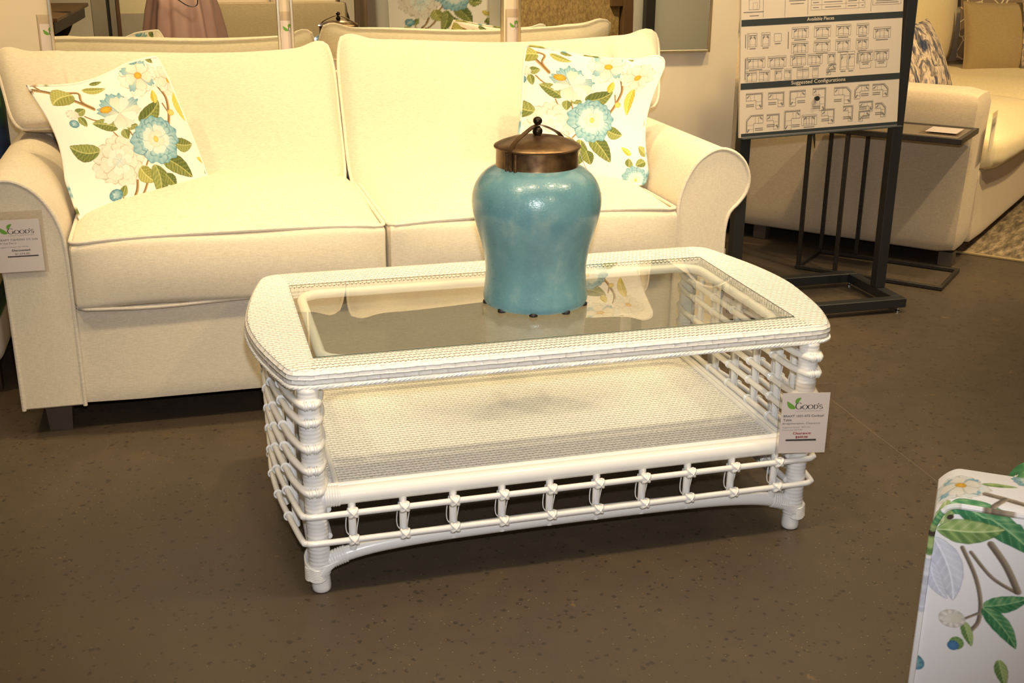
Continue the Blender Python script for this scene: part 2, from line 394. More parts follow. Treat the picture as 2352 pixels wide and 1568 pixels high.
# ------------------------------------------------------------------ floral print, painted into a colour field
class Canvas:
    def __init__(s, x0, x1, y0, y1, res, base):
        s.x0, s.y0, s.res = x0, y0, res
        s.w, s.h = int((x1 - x0) * res), int((y1 - y0) * res)
        s.img = np.ones((s.h, s.w, 3)) * np.array(base, float)
    def win(s, x0, x1, y0, y1):
        a = max(0, int((x0 - s.x0) * s.res)); b = min(s.w, int((x1 - s.x0) * s.res) + 2)
        c = max(0, int((y0 - s.y0) * s.res)); d = min(s.h, int((y1 - s.y0) * s.res) + 2)
        if a >= b or c >= d: return None
        X, Y = np.meshgrid((np.arange(a, b) + .5) / s.res + s.x0, (np.arange(c, d) + .5) / s.res + s.y0)
        return s.img[c:d, a:b], X, Y
    def soft(s, d): return np.clip(d * s.res + .5, 0, 1)
    def put(s, I, m, col): I[:] = I * (1 - m[..., None]) + np.asarray(col) * m[..., None]
    def leaf(s, p0, p1, w, pal, bend=0.0, veins=7):
        p0, p1 = A(*p0), A(*p1); d = p1 - p0; L = np.hypot(*d); u = d / L; e = w + abs(bend) * L
        r = s.win(min(p0[0], p1[0]) - e, max(p0[0], p1[0]) + e, min(p0[1], p1[1]) - e, max(p0[1], p1[1]) + e)
        if r is None: return
        I, X, Y = r
        t = ((X - p0[0]) * u[0] + (Y - p0[1]) * u[1]) / L
        q = (X - p0[0]) * -u[1] + (Y - p0[1]) * u[0] - bend * L * 4 * t * (1 - t)
        tc = np.clip(t, 1e-4, 1)
        hw = w / 2 * np.sin(PI * tc ** .75) ** .75 * (1 + .018 * np.sin(tc * 31))
        m = s.soft(hw - np.abs(q)) * (t > 0) * (t < 1)
        lo, mi, hi = [np.array(c, float) for c in pal]
        k = np.abs(q) / (w / 2)
        side = np.where(q > 0, .62, .3)
        v = np.abs(((t - k * .22) * veins) % 1 - .5) * 2
        f = np.clip(side + (.18 * (v - .5)) + .12 * np.sin(X * 300 + Y * 170), 0, 1)[..., None]
        col = np.where(f < .5, lo + (mi - lo) * f * 2, mi + (hi - mi) * (f - .5) * 2)
        line = np.clip((v - .86) * 8, 0, 1) * (k < .9)
        col = col + (hi + 12 - col) * (.5 * line)[..., None]
        rib = s.soft(w * .028 - np.abs(q)); col = col + (hi + 20 - col) * (.8 * rib)[..., None]
        edge = 1 - np.clip((hw - np.abs(q)) / (w * .05 + 1e-6), 0, 1); col = col + (lo * .8 - col) * (.55 * edge)[..., None]
        s.put(I, m, col)
    def petal(s, c, ang, r0, r1, w, cin, cout, line, seed=0):
        u = A(math.cos(ang), math.sin(ang)); c = A(*c); e = r1 + w
        r = s.win(c[0] - e, c[0] + e, c[1] - e, c[1] + e)
        if r is None: return
        I, X, Y = r
        x, y = X - c[0], Y - c[1]
        t = ((x * u[0] + y * u[1]) - r0) / (r1 - r0); q = -x * u[1] + y * u[0]
        tc = np.clip(t, 0, 1)
        wav = 1 + .06 * np.sin(q / w * 14 + seed)
        tw = np.clip(t / wav, 0, 1.2)
        hw = w / 2 * np.where(tw < .66, (np.clip(tw, 0, 1) / .66) ** .7, np.sqrt(np.clip(1 - ((tw - .66) / .34) ** 2, 0, 1)))
        m = s.soft(hw - np.abs(q)) * (t > 0) * (t < 1.02 * wav)
        ci, co_ = np.array(cin, float), np.array(cout, float)
        st = .5 + .5 * np.sin(np.arctan2(q, (tc + .3) * w) * 34 + seed)
        f = np.clip(tc ** 1.2 * (.72 + .28 * st), 0, 1)[..., None]
        col = ci + (co_ - ci) * f
        edge = 1 - np.clip((hw - np.abs(q)) / (w * .06), 0, 1)
        tip = np.clip((tc - .93) * 12, 0, 1)
        col = col + (np.array(line, float) - col) * (.85 * np.maximum(edge, tip * .3))[..., None]
        s.put(I, m, col)
    def disc(s, c, rx, ry, col, line=None):
        r = s.win(c[0] - rx * 1.2, c[0] + rx * 1.2, c[1] - ry * 1.2, c[1] + ry * 1.2)
        if r is None: return
        I, X, Y = r
        k = np.hypot((X - c[0]) / rx, (Y - c[1]) / ry)
        m = s.soft((1 - k) * min(rx, ry))
        base = np.array(col, float)
        colr = base * (1.05 - .25 * k[..., None] * (.6 + .4 * np.sin(np.arctan2(Y - c[1], X - c[0]) * 9))[..., None])
        if line is not None:
            e = np.clip((k - .85) * 7, 0, 1)[..., None]; colr = colr + (np.array(line, float) - colr) * e * .7
        s.put(I, m, colr)
    def branch(s, pts, w, lo=(112, 84, 52), hi=(188, 158, 112)):
        P = spline([A(*p) for p in pts], 6)
        r = s.win(P[:, 0].min() - w, P[:, 0].max() + w, P[:, 1].min() - w, P[:, 1].max() + w)
        if r is None: return
        I, X, Y = r
        D = np.full(X.shape, 9.); S = np.zeros(X.shape)
        for a, b in zip(P[:-1], P[1:]):
            d = b - a; L2 = d @ d + 1e-12; L = math.sqrt(L2)
            t = np.clip(((X - a[0]) * d[0] + (Y - a[1]) * d[1]) / L2, 0, 1)
            qx, qy = X - a[0] - t * d[0], Y - a[1] - t * d[1]
            dd = np.hypot(qx, qy); sg = (qx * -d[1] + qy * d[0]) / L
            k = dd < D; D = np.where(k, dd, D); S = np.where(k, sg, S)
        m = s.soft(w / 2 - D)
        f = np.clip(.5 + S / w * 1.3 + .1 * np.sin(X * 420 + Y * 260), 0, 1)[..., None]
        s.put(I, m, np.array(lo, float) + (np.array(hi, float) - np.array(lo, float)) * f)
    def flower(s, c, r, kind, seed=1):
        R = random.Random(seed)
        W0, W1, WL = (212, 205, 188), (230, 225, 214), (150, 138, 116)
        B0, B1, BL = (200, 216, 216), (112, 160, 176), (60, 108, 128)
        G = (214, 166, 60)
        def ring(n, r0, r1, w, ci, co_, ln, a0=0.0):
            for k in range(n):
                s.petal(c, a0 + 2 * PI * k / n + R.uniform(-.2, .2), r0 * r, r1 * r * R.uniform(.88, 1.06), w * r, ci, co_, ln, R.uniform(0, 6))
        if kind == 'white':
            ring(8, .1, 1, .8, W0, W1, WL); ring(7, .05, .76, .64, W0, W1, WL, .4); ring(6, .02, .5, .4, (214, 226, 220), W1, (170, 190, 190)); ring(4, 0, .28, .26, B0, W0, (130, 172, 180), .3)
        elif kind in ('daisy', 'daisywhite'):
            ring(6, .08, 1, .9, B0 if kind == 'daisy' else W0, W1, WL); ring(4, .1, .85, .4, B0, B1 if kind == 'daisy' else W1, BL if kind == 'daisy' else WL, .9); ring(5, .05, .74, .62, W0, W1, WL, .5)
            s.disc(c, r * .2, r * .17, G, (170, 110, 40))
        elif kind == 'blue':
            ring(6, .1, 1, .98, B0, B1, BL); ring(5, .05, .8, .8, (226, 236, 230), B1, BL, .5); ring(5, .02, .6, .6, W1, (196, 216, 214), (110, 158, 170), .2); ring(5, 0, .36, .34, W1, W0, (150, 180, 180), .6)
            s.disc(c, r * .1, r * .13, (222, 196, 110), None)
        elif kind == 'side':
            for k, (a, rr, ww, ci, co_) in enumerate([(-2.2, 1, .6, B0, B1), (-1.2, .95, .6, B0, B1), (-1.7, 1.05, .55, B0, B1), (-2.8, 1.05, .5, W0, B1), (-.3, 1.1, .5, W1, B1), (.1, 1.05, .45, W1, W0), (2.9, .95, .4, W1, B0),
                                                    (-1.5, .8, .6, W1, W0), (-.8, .85, .5, W1, B0), (1.1, .8, .7, W0, W1), (1.9, .75, .7, W0, W1), (.5, .85, .5, W1, (214, 228, 226))]):
                s.petal(c, a, .03 * r, rr * r, ww * r, ci, co_, BL if k < 5 else (150, 178, 180), R.uniform(0, 6))
            s.disc((c[0] - .55 * r, c[1] - .35 * r), r * .3, r * .17, G, (150, 100, 40))
        elif kind == 'bud':
            s.disc(c, r, r * .85, B1, BL); s.petal(c, -.6, -r * .6, r * .7, r, B0, B1, BL); s.petal(c, .7, -r * .6, r * .6, r * .8, B0, B1, BL, 2)
        elif kind == 'wbud':
            s.disc(c, r, r * .8, (236, 230, 220), (190, 184, 178)); s.petal(c, .4, -r * .8, r * .8, r, W1, W0, (196, 190, 186))
        elif kind == 'ybud':
            s.disc(c, r, r * .9, (222, 200, 110), (180, 150, 70))
    def sample(s, x, y):
        fx = np.clip((np.asarray(x) - s.x0) * s.res - .5, 0, s.w - 1.001); fy = np.clip((np.asarray(y) - s.y0) * s.res - .5, 0, s.h - 1.001)
        ix, iy = fx.astype(int), fy.astype(int); tx, ty = (fx - ix)[..., None], (fy - iy)[..., None]
        I = s.img
        c = (I[iy, ix] * (1 - tx) + I[iy, ix + 1] * tx) * (1 - ty) + (I[iy + 1, ix] * (1 - tx) + I[iy + 1, ix + 1] * tx) * ty
        c = np.clip(c, 0, 255) / 255
        return np.where(c <= .04045, c / 12.92, ((c + .055) / 1.055) ** 2.4)
LEAFPAL = [((86, 98, 54), (128, 138, 76), (180, 178, 116)), ((122, 126, 66), (160, 160, 88), (198, 194, 126)), ((72, 86, 50), (108, 120, 64), (168, 166, 100)), ((164, 150, 50), (206, 190, 84), (226, 212, 130)), ((48, 104, 70), (82, 140, 96), (150, 180, 120))]
PB = [([(-0.025, 0.034), (0.129, 0.066), (0.247, 0.133), (0.352, 0.229)], 0.025), ([(0.029, -0.016), (0.068, 0.038)], 0.0187), ([(0.356, 0.22), (0.304, 0.156), (0.321, 0.086), (0.25, 0.071)], 0.0177), ([(0.258, 0.271), (0.317, 0.316), (0.405, 0.347)], 0.0115), ([(0.849, 0.485), (0.882, 0.417), (0.911, 0.304), (0.882, 0.21)], 0.0208), ([(0.88, 0.395), (0.864, 0.337)], 0.0115), ([(0.563, 0.533), (0.534, 0.441)], 0.0115), ([(0.573, 0.728), (0.617, 0.675)], 0.0125), ([(0.381, 0.958), (0.443, 0.885), (0.47, 0.818)], 0.0198), ([(0.369, 0.96), (0.472, 0.924), (0.537, 0.846)], 0.0167), ([(0.363, 0.948), (0.338, 0.899)], 0.0104), ([(0.433, 0.469), (0.414, 0.433)], 0.0104), ([(-0.025, 0.034), (-0.106, -0.013)], 0.0208)]
PL = [((0.274, 0.092), (0.086, 0.16), 0.1302, 1, 0.1), ((0.357, 0.067), (0.513, 0.101), 0.0542, 1, 0.05), ((0.896, -0.016), (0.928, 0.046), 0.0469, 2, 0.0), ((0.207, 0.244), (0.291, 0.216), 0.0625, 0, 0.0), ((0.215, 0.267), (0.238, 0.348), 0.0573, 0, 0.0), ((0.463, 0.408), (0.285, 0.335), 0.099, 0, 0.05), ((0.498, 0.432), (0.505, 0.51), 0.0729, 0, 0.0), ((0.527, 0.428), (0.618, 0.429), 0.0521, 0, 0.0), ((0.639, 0.413), (0.842, 0.31), 0.1198, 2, 0.1), ((0.998, 0.281), (0.994, 0.489), 0.075, 3, 0.05), ((0.266, 0.545), (0.061, 0.454), 0.125, 0, -0.12), ((0.837, 0.624), (0.968, 0.652), 0.1042, 0, 0.1), ((0.707, 0.698), (0.874, 0.884), 0.1354, 2, -0.05), ((0.522, 0.731), (0.597, 0.862), 0.1198, 1, 0.1), ((0.635, 0.739), (0.586, 0.972), 0.1198, 0, -0.1), ((0.685, 0.822), (0.729, 0.925), 0.0885, 2, 0.0), ((1.039, 0.798), (0.962, 0.75), 0.0469, 3, 0.0), ((1.016, 0.896), (1.022, 0.827), 0.0625, 0, 0.0), ((0.33, 0.891), (0.379, 0.823), 0.0573, 0, 0.0), ((0.286, 0.916), (0.24, 0.927), 0.0292, 1, 0.0), ((0.296, 0.919), (0.292, 0.951), 0.026, 1, 0.0), ((-0.026, 0.147), (-0.006, 0.098), 0.0469, 2, 0.0), ((0.809, 0.323), (0.829, 0.23), 0.0521, 3, 0.0), ((1.269, 0.38), (1.155, 0.552), 0.0729, 1, 0.0), ((1.305, 0.456), (1.229, 0.616), 0.0729, 2, 0.0), ((0.43, 0.035), (0.516, 0.043), 0.0312, 2, 0.0), ((-0.063, 0.129), (-0.001, 0.224), 0.0417, 2, 0.0), ((1.178, 0.77), (1.11, 0.718), 0.0833, 1, 0.0), ((1.158, 0.82), (1.07, 0.873), 0.0625, 0, 0.0)]
PF = [((0.389, 0.649), 0.1927, 'white'), ((0.52, 0.31), 0.1562, 'side'), ((0.768, 0.108), 0.1458, 'daisy'), ((1.0, 0.193), 0.125, 'daisywhite'), ((0.711, 0.565), 0.1854, 'blue'), ((1.08, 0.986), 0.1146, 'blue'), ((0.294, 0.868), 0.0479, 'bud'), ((0.158, 0.311), 0.0354, 'bud'), ((0.18, 0.243), 0.0458, 'wbud'), ((0.901, 0.411), 0.025, 'ybud'), ((0.783, -0.013), 0.0417, 'bud'), ((-0.264, 0.38), 0.125, 'white'), ((1.43, 0.091), 0.1146, 'white')]
PRINT = Canvas(-.2, 1.5, -.12, 1.12, 620, (240, 234, 224))
for _p, _w in PB: PRINT.branch(_p, _w)
for _k, (_c, _r, _t) in enumerate(PF[:1] + PF[2:4] + PF[11:]): PRINT.flower(_c, _r, _t, 11 + _k)
for _a, _b, _w, _t, _bd in PL: PRINT.leaf(_a, _b, _w, LEAFPAL[_t], _bd)
for _k, (_c, _r, _t) in enumerate([PF[1], PF[4], PF[5]] + PF[6:11]): PRINT.flower(_c, _r, _t, 31 + _k)

# ------------------------------------------------------------------ camera
cam = bpy.data.cameras.new('camera'); cam_o = bpy.data.objects.new('camera', cam); COL.objects.link(cam_o)
CX, CY, CZ, YAW, PITCH, ROLL, FPX = -0.7551026, -2.5480054, 1.3370642, -0.2703448, 0.3389160, 0.0068598, 2717.14
fwd = Vector((-math.sin(YAW) * math.cos(PITCH), math.cos(YAW) * math.cos(PITCH), -math.sin(PITCH)))
rt = Vector((math.cos(YAW), math.sin(YAW), 0)); up = rt.cross(fwd)
r2 = rt * math.cos(ROLL) + up * math.sin(ROLL); u2 = -rt * math.sin(ROLL) + up * math.cos(ROLL)
mw = Matrix((r2, u2, -fwd)).transposed().to_4x4(); mw.translation = (CX, CY, CZ)
cam_o.matrix_world = mw
cam.sensor_fit = 'HORIZONTAL'; cam.sensor_width = 22.2; cam.lens = FPX / 2352 * 22.2; cam.clip_start = .02; cam.clip_end = 60
SC.camera = cam_o

# ------------------------------------------------------------------ setting
def struct(name, lo, hi, m):
    o = build(MB().box(lo, hi), name, m, smooth=0); o['kind'] = 'structure'; return o
WY = 1.71
struct('floor', (-4.2, -7.2, -.1), (8.2, 8.2, 0), M['floor'])
struct('ceiling', (-4.2, -7.2, 3.1), (8.2, 8.2, 3.2), M['ceil'])
struct('wall_back', (-4.1, WY, 0), (1.315, WY + .14, 3.1), M['wall'])
struct('baseboard_back', (-4.1, WY - .016, 0), (1.315, WY, .105), M['base'])
struct('wall_left', (-4.2, -7.1, 0), (-4.1, 8.1, 3.1), M['wall'])
struct('wall_right', (8.1, -7.1, 0), (8.2, 8.1, 3.1), M['wall'])
struct('wall_far', (-4.2, 8.1, 0), (8.2, 8.2, 3.1), M['wall'])
struct('wall_front', (-4.2, -7.2, 0), (8.2, -7.1, 3.1), M['wall'])

# ------------------------------------------------------------------ soft things
def patch(corners, T, N=44, p=.42, pinch=.05, front=1.0, back=1.0, wob=.004, seed=0, sag=None, canvas=None, cuv=(1, 0, 1, 0), rnd=.0):
    """stuffed cushion spanned by four corners TL, TR, BR, BL seen from its front; returns MB, seam path"""
    TL, TR, BR, BL = [A(*c) for c in corners]
    g = np.linspace(0, 1, N)
    if canvas is None: g = .5 - .5 * np.cos(PI * g) * (.6 + .4 * 1) if False else g
    S, T_ = np.meshgrid(g, g, indexing='ij')
    nrm = np.cross(TR - TL, BL - TL); nrm /= np.linalg.norm(nrm)      # towards the front
    x = (2 * S - 1); y = (2 * T_ - 1)
    kx = np.clip(1 - x * x, 0, 1); ky = np.clip(1 - y * y, 0, 1)
    r4 = 1 - rnd * (x * x * y * y) ** 2
    s2 = .5 + .5 * x * (1 - pinch * ky) * r4; t2 = .5 + .5 * y * (1 - pinch * kx) * r4
    Pb = ((1 - s2) * (1 - t2))[..., None] * TL + (s2 * (1 - t2))[..., None] * TR + (s2 * t2)[..., None] * BR + ((1 - s2) * t2)[..., None] * BL
    if sag is not None: Pb = Pb + sag(S, T_)
    h = T / 2 * (kx * ky) ** p
    env = (kx * ky) ** .5
    w = np.zeros_like(h)
    for k in range(5):
        a, b, c = np.random.default_rng(seed * 10 + k).uniform(-1, 1, 3)
        w += np.sin((S * a * 9 + T_ * b * 9) + c * 6) * wob
    hf = h * front + w * env
    hb = h * back - w * env * .5
    mb = MB()
    uv = np.stack([S, T_], -1)
    col = None
    if canvas is not None: col = canvas.sample(cuv[0] * S + cuv[1], cuv[2] * T_ + cuv[3])
    mb.grid(Pb + nrm * hf[..., None], uv=uv, col=col, flip=True)
    mb.grid(Pb - nrm * hb[..., None], uv=uv, col=col)
    seam = np.concatenate([Pb[:-1, 0], Pb[-1, :-1], Pb[::-1, -1][:-1], Pb[0, ::-1][:-1]])
    seam = resample(seam, 160, True)
    return mb, seam

# ---- cream sofa
sofa = empty('sofa', (-.22, 1.12, 0))
tag(sofa, 'cream linen two-cushion sofa with rolled arms behind the white cane table', 'sofa')
build(MB().rbox((-.22, 1.14, .225), (1.75, .97, .285), .02, 10), 'base', M['sofa'], sofa)
build(MB().rbox((-.22, 1.525, .475), (2.06, .19, .78), .05, 12), 'back', M['sofa'], sofa)
prof = spline([(.64, .086), (.64, .35), (.642, .52), (.652, .59), (.678, .65), (.715, .692), (.765, .714), (.815, .702), (.852, .668), (.868, .622), (.861, .58), (.838, .548), (.812, .522), (.8, .48), (.797, .4), (.797, .086)], 5)
def arm(mir):
    pr = resample(prof, 90)
    if mir: pr = np.stack([-.44 - pr[:, 0], pr[:, 1]], 1)
    ys = np.array([.652, .655, .66, .8, 1.1, 1.4, 1.6, 1.615])
    ins = np.array([.012, .004, 0, 0, 0, 0, 0, .01])
    c = pr.mean(0)
    P = np.array([[(c[0] + (x - c[0]) * (1 - i * 2.2), y, c[1] + (z - c[1]) * (1 - i * 1.4)) for x, z in pr] for y, i in zip(ys, ins)])
    mb = MB(); mb.grid(P, cv=True, flip=not mir)
    n = len(pr)
    mb.F.append(tuple(range(n)) if not mir else tuple(range(n))[::-1]); mb.FM.append(0)
    mb.F.append(tuple(range(7 * n, 8 * n))[::-1]); mb.FM.append(0)
    a = build(mb, 'arm', M['sofa'], sofa, smooth=50)
    w = np.stack([pr[:, 0], np.full(n, .6535), pr[:, 1]], 1)
    build(MB().tube(w, .0058, 8), 'piping', M['piping'], a)
arm(False); arm(True)
def seat(x0, x1, seed):
    cx, w = (x0 + x1) / 2, x1 - x0
    def fn(q, p):
        k = (1 - abs(q[0]) ** 2.6) * (1 - max(-q[1], 0) ** 3)
        kf = 1 - q[0] ** 4
        z = p[2]
        if q[2] > -.2: z += (.056 * k + .012 * kf) * (q[2] + .2) / 1.2
        y = p[1]
        if q[1] < 0: y -= .018 * (1 - q[2] ** 2) * kf * -q[1]
        x = p[0]
        z += .004 * math.sin(q[0] * 7 + seed) * (1 - q[1] ** 2) + .003 * math.sin(q[0] * 5 + q[1] * 4 + seed * 2)
        return A(x, y, z)
    c = build(MB().rbox((cx, 1.0, .455), (w - .004, .76, .185), .022, 26, fn), 'seat_cushion', M['sofa'], sofa)
    zt, zb = .545, .366
    def ring(z0, up):
        R = resample(rrect(x0 + .006, x1 - .006, .626, 1.37, .03), 140, True)
        out = []
        for x, y in R:
            qx, qy = (x - cx) / (w / 2), (y - 1.0) / .38
            kf = 1 - min(1, abs(qx)) ** 4
            dz = (.012 * kf + .056 * (1 - abs(min(1, abs(qx))) ** 2.6) * (1 - max(-qy, 0) ** 3) * (.4 if abs(qy) < .98 else 0)) if up else .004 * math.sin(qx * 5 + seed)
            out.append((x, y, z0 + (dz if up else dz)))
        return out
    build(MB().tube(ring(zt, True), .0056, 8, closed=True), 'piping', M['piping'], c)
    build(MB().tube(ring(zb, False), .0056, 8, closed=True), 'piping', M['piping'], c)
seat(-1.076, -.236, 1); seat(-.236, .638, 2)
def backc(xl, xr, zt, seed, wing, yt=1.46):
    """loose back cushion; wing = -1/1: the end that lies over the arm and so stops at arm height"""
    cor = [(xl, yt, zt), (xr, yt, zt), (xr, 1.19, .50), (xl, 1.19, .50)]
    W = xr - xl
    def sag(S, T_):
        d = np.zeros(S.shape + (3,))
        e0, e1 = np.exp(-((S - .03) / .05) ** 2), np.exp(-((S - .97) / .05) ** 2)
        d[..., 2] = (.022 * e0 + .022 * e1 - .006 * np.sin(S * 7 + seed) - .012 * np.sin(PI * S)) * (1 - T_) ** 2 + .02 * np.sin(PI * S) * T_ ** 3
        s = S if wing < 0 else 1 - S
        k = np.clip((.235 / W - s) / (.05 / W), 0, 1); k = k * k * (3 - 2 * k)
        d[..., 2] += k * T_ * .235
        d[..., 1] += k * T_ * .10
        d[..., 0] += -wing * k * T_ * .055
        return d
    mb, seam = patch(cor, .28, 56, .30, .012, 1.0, .55, .006, seed, sag, rnd=.045)
    b = build(mb, 'back_cushion', M['sofa'], sofa, smooth=180)
    build(MB().tube(seam, .006, 8, closed=True), 'piping', M['piping'], b)
backc(-1.31, -.262, .954, 3, -1); backc(-.262, .890, .972, 4, 1)
for x in (-1.155, .715):
    for y in (.735, 1.52):
        mb = MB()
        s0, s1 = .03, .036
        P = np.array([[(x - s, y - s, z), (x + s, y - s, z), (x + s, y + s, z), (x - s, y + s, z)] for z, s in ((0, s0), (.09, s1))])
        mb.grid(P, cv=True); mb.F += [(3, 2, 1, 0), (4, 5, 6, 7)]; mb.FM += [0, 0]
        build(mb, 'leg', M['legwood'], sofa, smooth=0)

# ---- floral throw pillows
def throw(cor, label, cuv, seed, T=.15, sag=None, back=.35, rnd=.06):
    mb, seam = patch(cor, T, 300, .5, .075, 1.0, back, .007, seed, sag, PRINT, cuv, rnd)
    c = np.mean([A(*x) for x in cor], 0); c[2] = min(x[2] for x in cor)
    o = build(mb, 'throw_pillow', M['floral'], None, smooth=180, col=True, base=tuple(c))
    tag(o, label, 'pillow', 'floral throw pillows on the cream sofa')
    pm = MB().tube(seam, .0042, 8, closed=True)
    sv = np.repeat(seam, 8, 0)
    n = len(seam)
    # the cord is cut from the same printed cloth
    q = np.linspace(0, 4, n, endpoint=False); S = np.where(q < 1, 1 - 1 + q * 0, 0) * 0
    S = np.select([q < 1, q < 2, q < 3], [0 * q, q - 1, 0 * q + 1], 4 - q); Tt = np.select([q < 1, q < 2, q < 3], [q, 0 * q + 1, 3 - q], 0 * q)
    pm.C = [np.repeat(PRINT.sample(cuv[0] * S + cuv[1], cuv[2] * Tt + cuv[3]), 8, 0)]
    build(pm, 'piping', M['floral'], o, col=True)
    return o
LP = [(-1.182, 1.022, .915), (-.812, 1.222, .970), (-.683, 1.083, .572), (-1.058, .868, .520)]
RP = [(.300, 1.170, .990), (.755, 1.040, .940), (.640, .885, .550), (.225, 1.010, .595)]
throw(LP, 'floral throw pillow leaning at the sofa arm that carries a price tag', (1, 0, 1, 0), 5, sag=lambda S, T_: np.stack([.022 * np.sin(PI * np.clip(T_ * 1.5, 0, 1)) * (1 - S) ** 2 + .012 * np.sin(PI * T_) * S ** 2, 0 * S, -.022 * np.sin(PI * np.clip(S * 1.35, 0, 1)) * (1 - T_) ** 2], -1))
throw(RP, 'floral throw pillow leaning behind the turquoise lidded jar', (1, .17, 1, .02), 6, rnd=.075, sag=lambda S, T_: np.stack([-.030 * np.sin(PI * np.clip(T_ * 1.25 - .1, 0, 1)) * S ** 3, 0 * S, .014 * np.exp(-((S - .93) / .09) ** 2) * (1 - T_) ** 2 - .012 * np.sin(PI * S) * (1 - T_) ** 2], -1))
# ------------------------------------------------------------------ white cane cocktail table
table = empty('coffee_table', (0, 0, 0))
tag(table, 'white woven cane coffee table with bowed ends and an inset glass top', 'coffee table')
GX, GY, ZT = .541, .261, .502
def outer_path():
    P = []
    pts = [(-.40, -.339), (.40, -.339), (.545, -.339), (.590, -.330), (.612, -.300), (.645, -.20), (.668, -.06), (.674, .03), (.664, .14), (.640, .25), (.612, .345), (.590, .372), (.545, .383),
           (.40, .383), (-.40, .383), (-.545, .383), (-.588, .372), (-.610, .340), (-.636, .23), (-.656, .10), (-.662, 0), (-.652, -.11), (-.632, -.21), (-.606, -.305), (-.588, -.330), (-.545, -.339)]
    return spline(pts, 8, True)
OP = resample(outer_path(), 420, True)
def inner_of(p):
    """matching point on the glass opening"""
    x, y = p
    return A(np.clip(x * 1.0, -GX, GX), np.clip(y, -GY, GY))
IP = np.array([inner_of(p) for p in OP])
cum = np.r_[0, np.cumsum(np.linalg.norm(np.diff(OP, axis=0), axis=1))]
rowsP, rowsU = [], []
for i, (o, n_) in enumerate(zip(OP, IP)):
    d = o - n_; L = np.linalg.norm(d); e = d / (L + 1e-9)
    R = .014
    row = [(n_[0], n_[1], ZT - .016), (n_[0], n_[1], ZT - .002)]
    for f in np.linspace(0.02, 1, 9): row.append((n_[0] + e[0] * (L - R) * f, n_[1] + e[1] * (L - R) * f, ZT + .0015 * math.sin(PI * f)))
    for a in np.linspace(15, 90, 6):
        a = math.radians(a); q = L - R + R * math.sin(a); row.append((n_[0] + e[0] * q, n_[1] + e[1] * q, ZT - R + R * math.cos(a)))
    for z in (.482, .477): row.append((o[0], o[1], z))
    for a in (45, 90):
        a = math.radians(a); q = L - .008 + .008 * math.cos(a); row.append((n_[0] + e[0] * q, n_[1] + e[1] * q, .474 - .008 * math.sin(a)))
    row.append((n_[0] + e[0] * L * .2, n_[1] + e[1] * L * .2, .463)); row.append((n_[0], n_[1], .47)); row.append((n_[0], n_[1], ZT - .016))
    row = np.array(row); v = np.r_[0, np.cumsum(np.linalg.norm(np.diff(row, axis=0), axis=1))]
    u_ = np.stack([np.full(len(row), cum[i]), v], 1)
    k = 15                                            # top: the canes run straight along the table; rim: round it
    u_[:13] = row[:13, :2]
    u_[:2, 1] += (row[:2, 2] - ZT) * (1 if abs(n_[1]) > GY - .001 else 0); u_[:2, 0] += (row[:2, 2] - ZT) * (1 if abs(n_[0]) > GX - .001 else 0)
    rowsP.append(row); rowsU.append(u_)
# the top and the rim are two skins so each keeps its own weave direction
RP = np.array(rowsP + rowsP[:1]); RU = np.array(rowsU + [rowsU[0] * 1.0]); RU[-1, 13:, 0] = cum[-1] + .008
rimU = RU.copy()
for i in range(len(RP)):
    vv = np.r_[0, np.cumsum(np.linalg.norm(np.diff(RP[i], axis=0), axis=1))]; rimU[i, :, 0] = cum[i] if i < len(cum) else cum[-1] + .008; rimU[i, :, 1] = vv - vv[12]
_mb = MB()
_mb.grid(RP[:, :13], uv=RU[:, :13])
_nt = len(_mb.F)
_mb.FM = [2 if abs(RP[k // 12, 11, 0]) > GX + .012 and abs(RP[k // 12, 2, 0]) > GX - .002 else 0 for k in range(_nt)]
_mb.grid(RP[:, 12:], uv=rimU[:, 12:], mi=1)
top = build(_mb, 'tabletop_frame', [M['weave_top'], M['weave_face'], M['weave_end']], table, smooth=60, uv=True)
# twisted cane edging under the rim
ed = MB()
m_ = 900; E_ = resample(OP, m_, True)
for ph in (0, PI * 2 / 3, PI * 4 / 3):
    t_ = np.arange(m_) * 2 * PI / m_ * 130 + ph
    ctr = E_ * .997
    nx = ctr / np.linalg.norm(ctr, axis=1)[:, None]
    ed.tube(np.c_[ctr + nx * (np.cos(t_) * .0022)[:, None],   .4665 + np.sin(t_) * .0022], .0029, 5, closed=True)
build(ed, 'edge_braid', M['rattan'], top)
gl = MB()
bm = bmesh.new(); bmesh.ops.create_cube(bm, size=1)
for v in bm.verts: v.co = Vector((v.co.x * 2 * (GX + .001), v.co.y * 2 * (GY + .001), ZT - .0015 + v.co.z * .006))
fm = [0 if abs(f.normal.z) > .5 else 1 for f in bm.faces]
gl.addbm(bm); gl.FM = fm
build(gl, 'glass_top', [M['glass'], M['glass_edge']], table, smooth=0)
ring = resample(rrect(-GX + .022, GX - .022, -GY + .022, GY - .022, .05), 160, True)
build(MB().tube(np.c_[ring, np.full(len(ring), .4835)], .0115, 10, closed=True), 'glass_support_ring', M['rattan'], table)

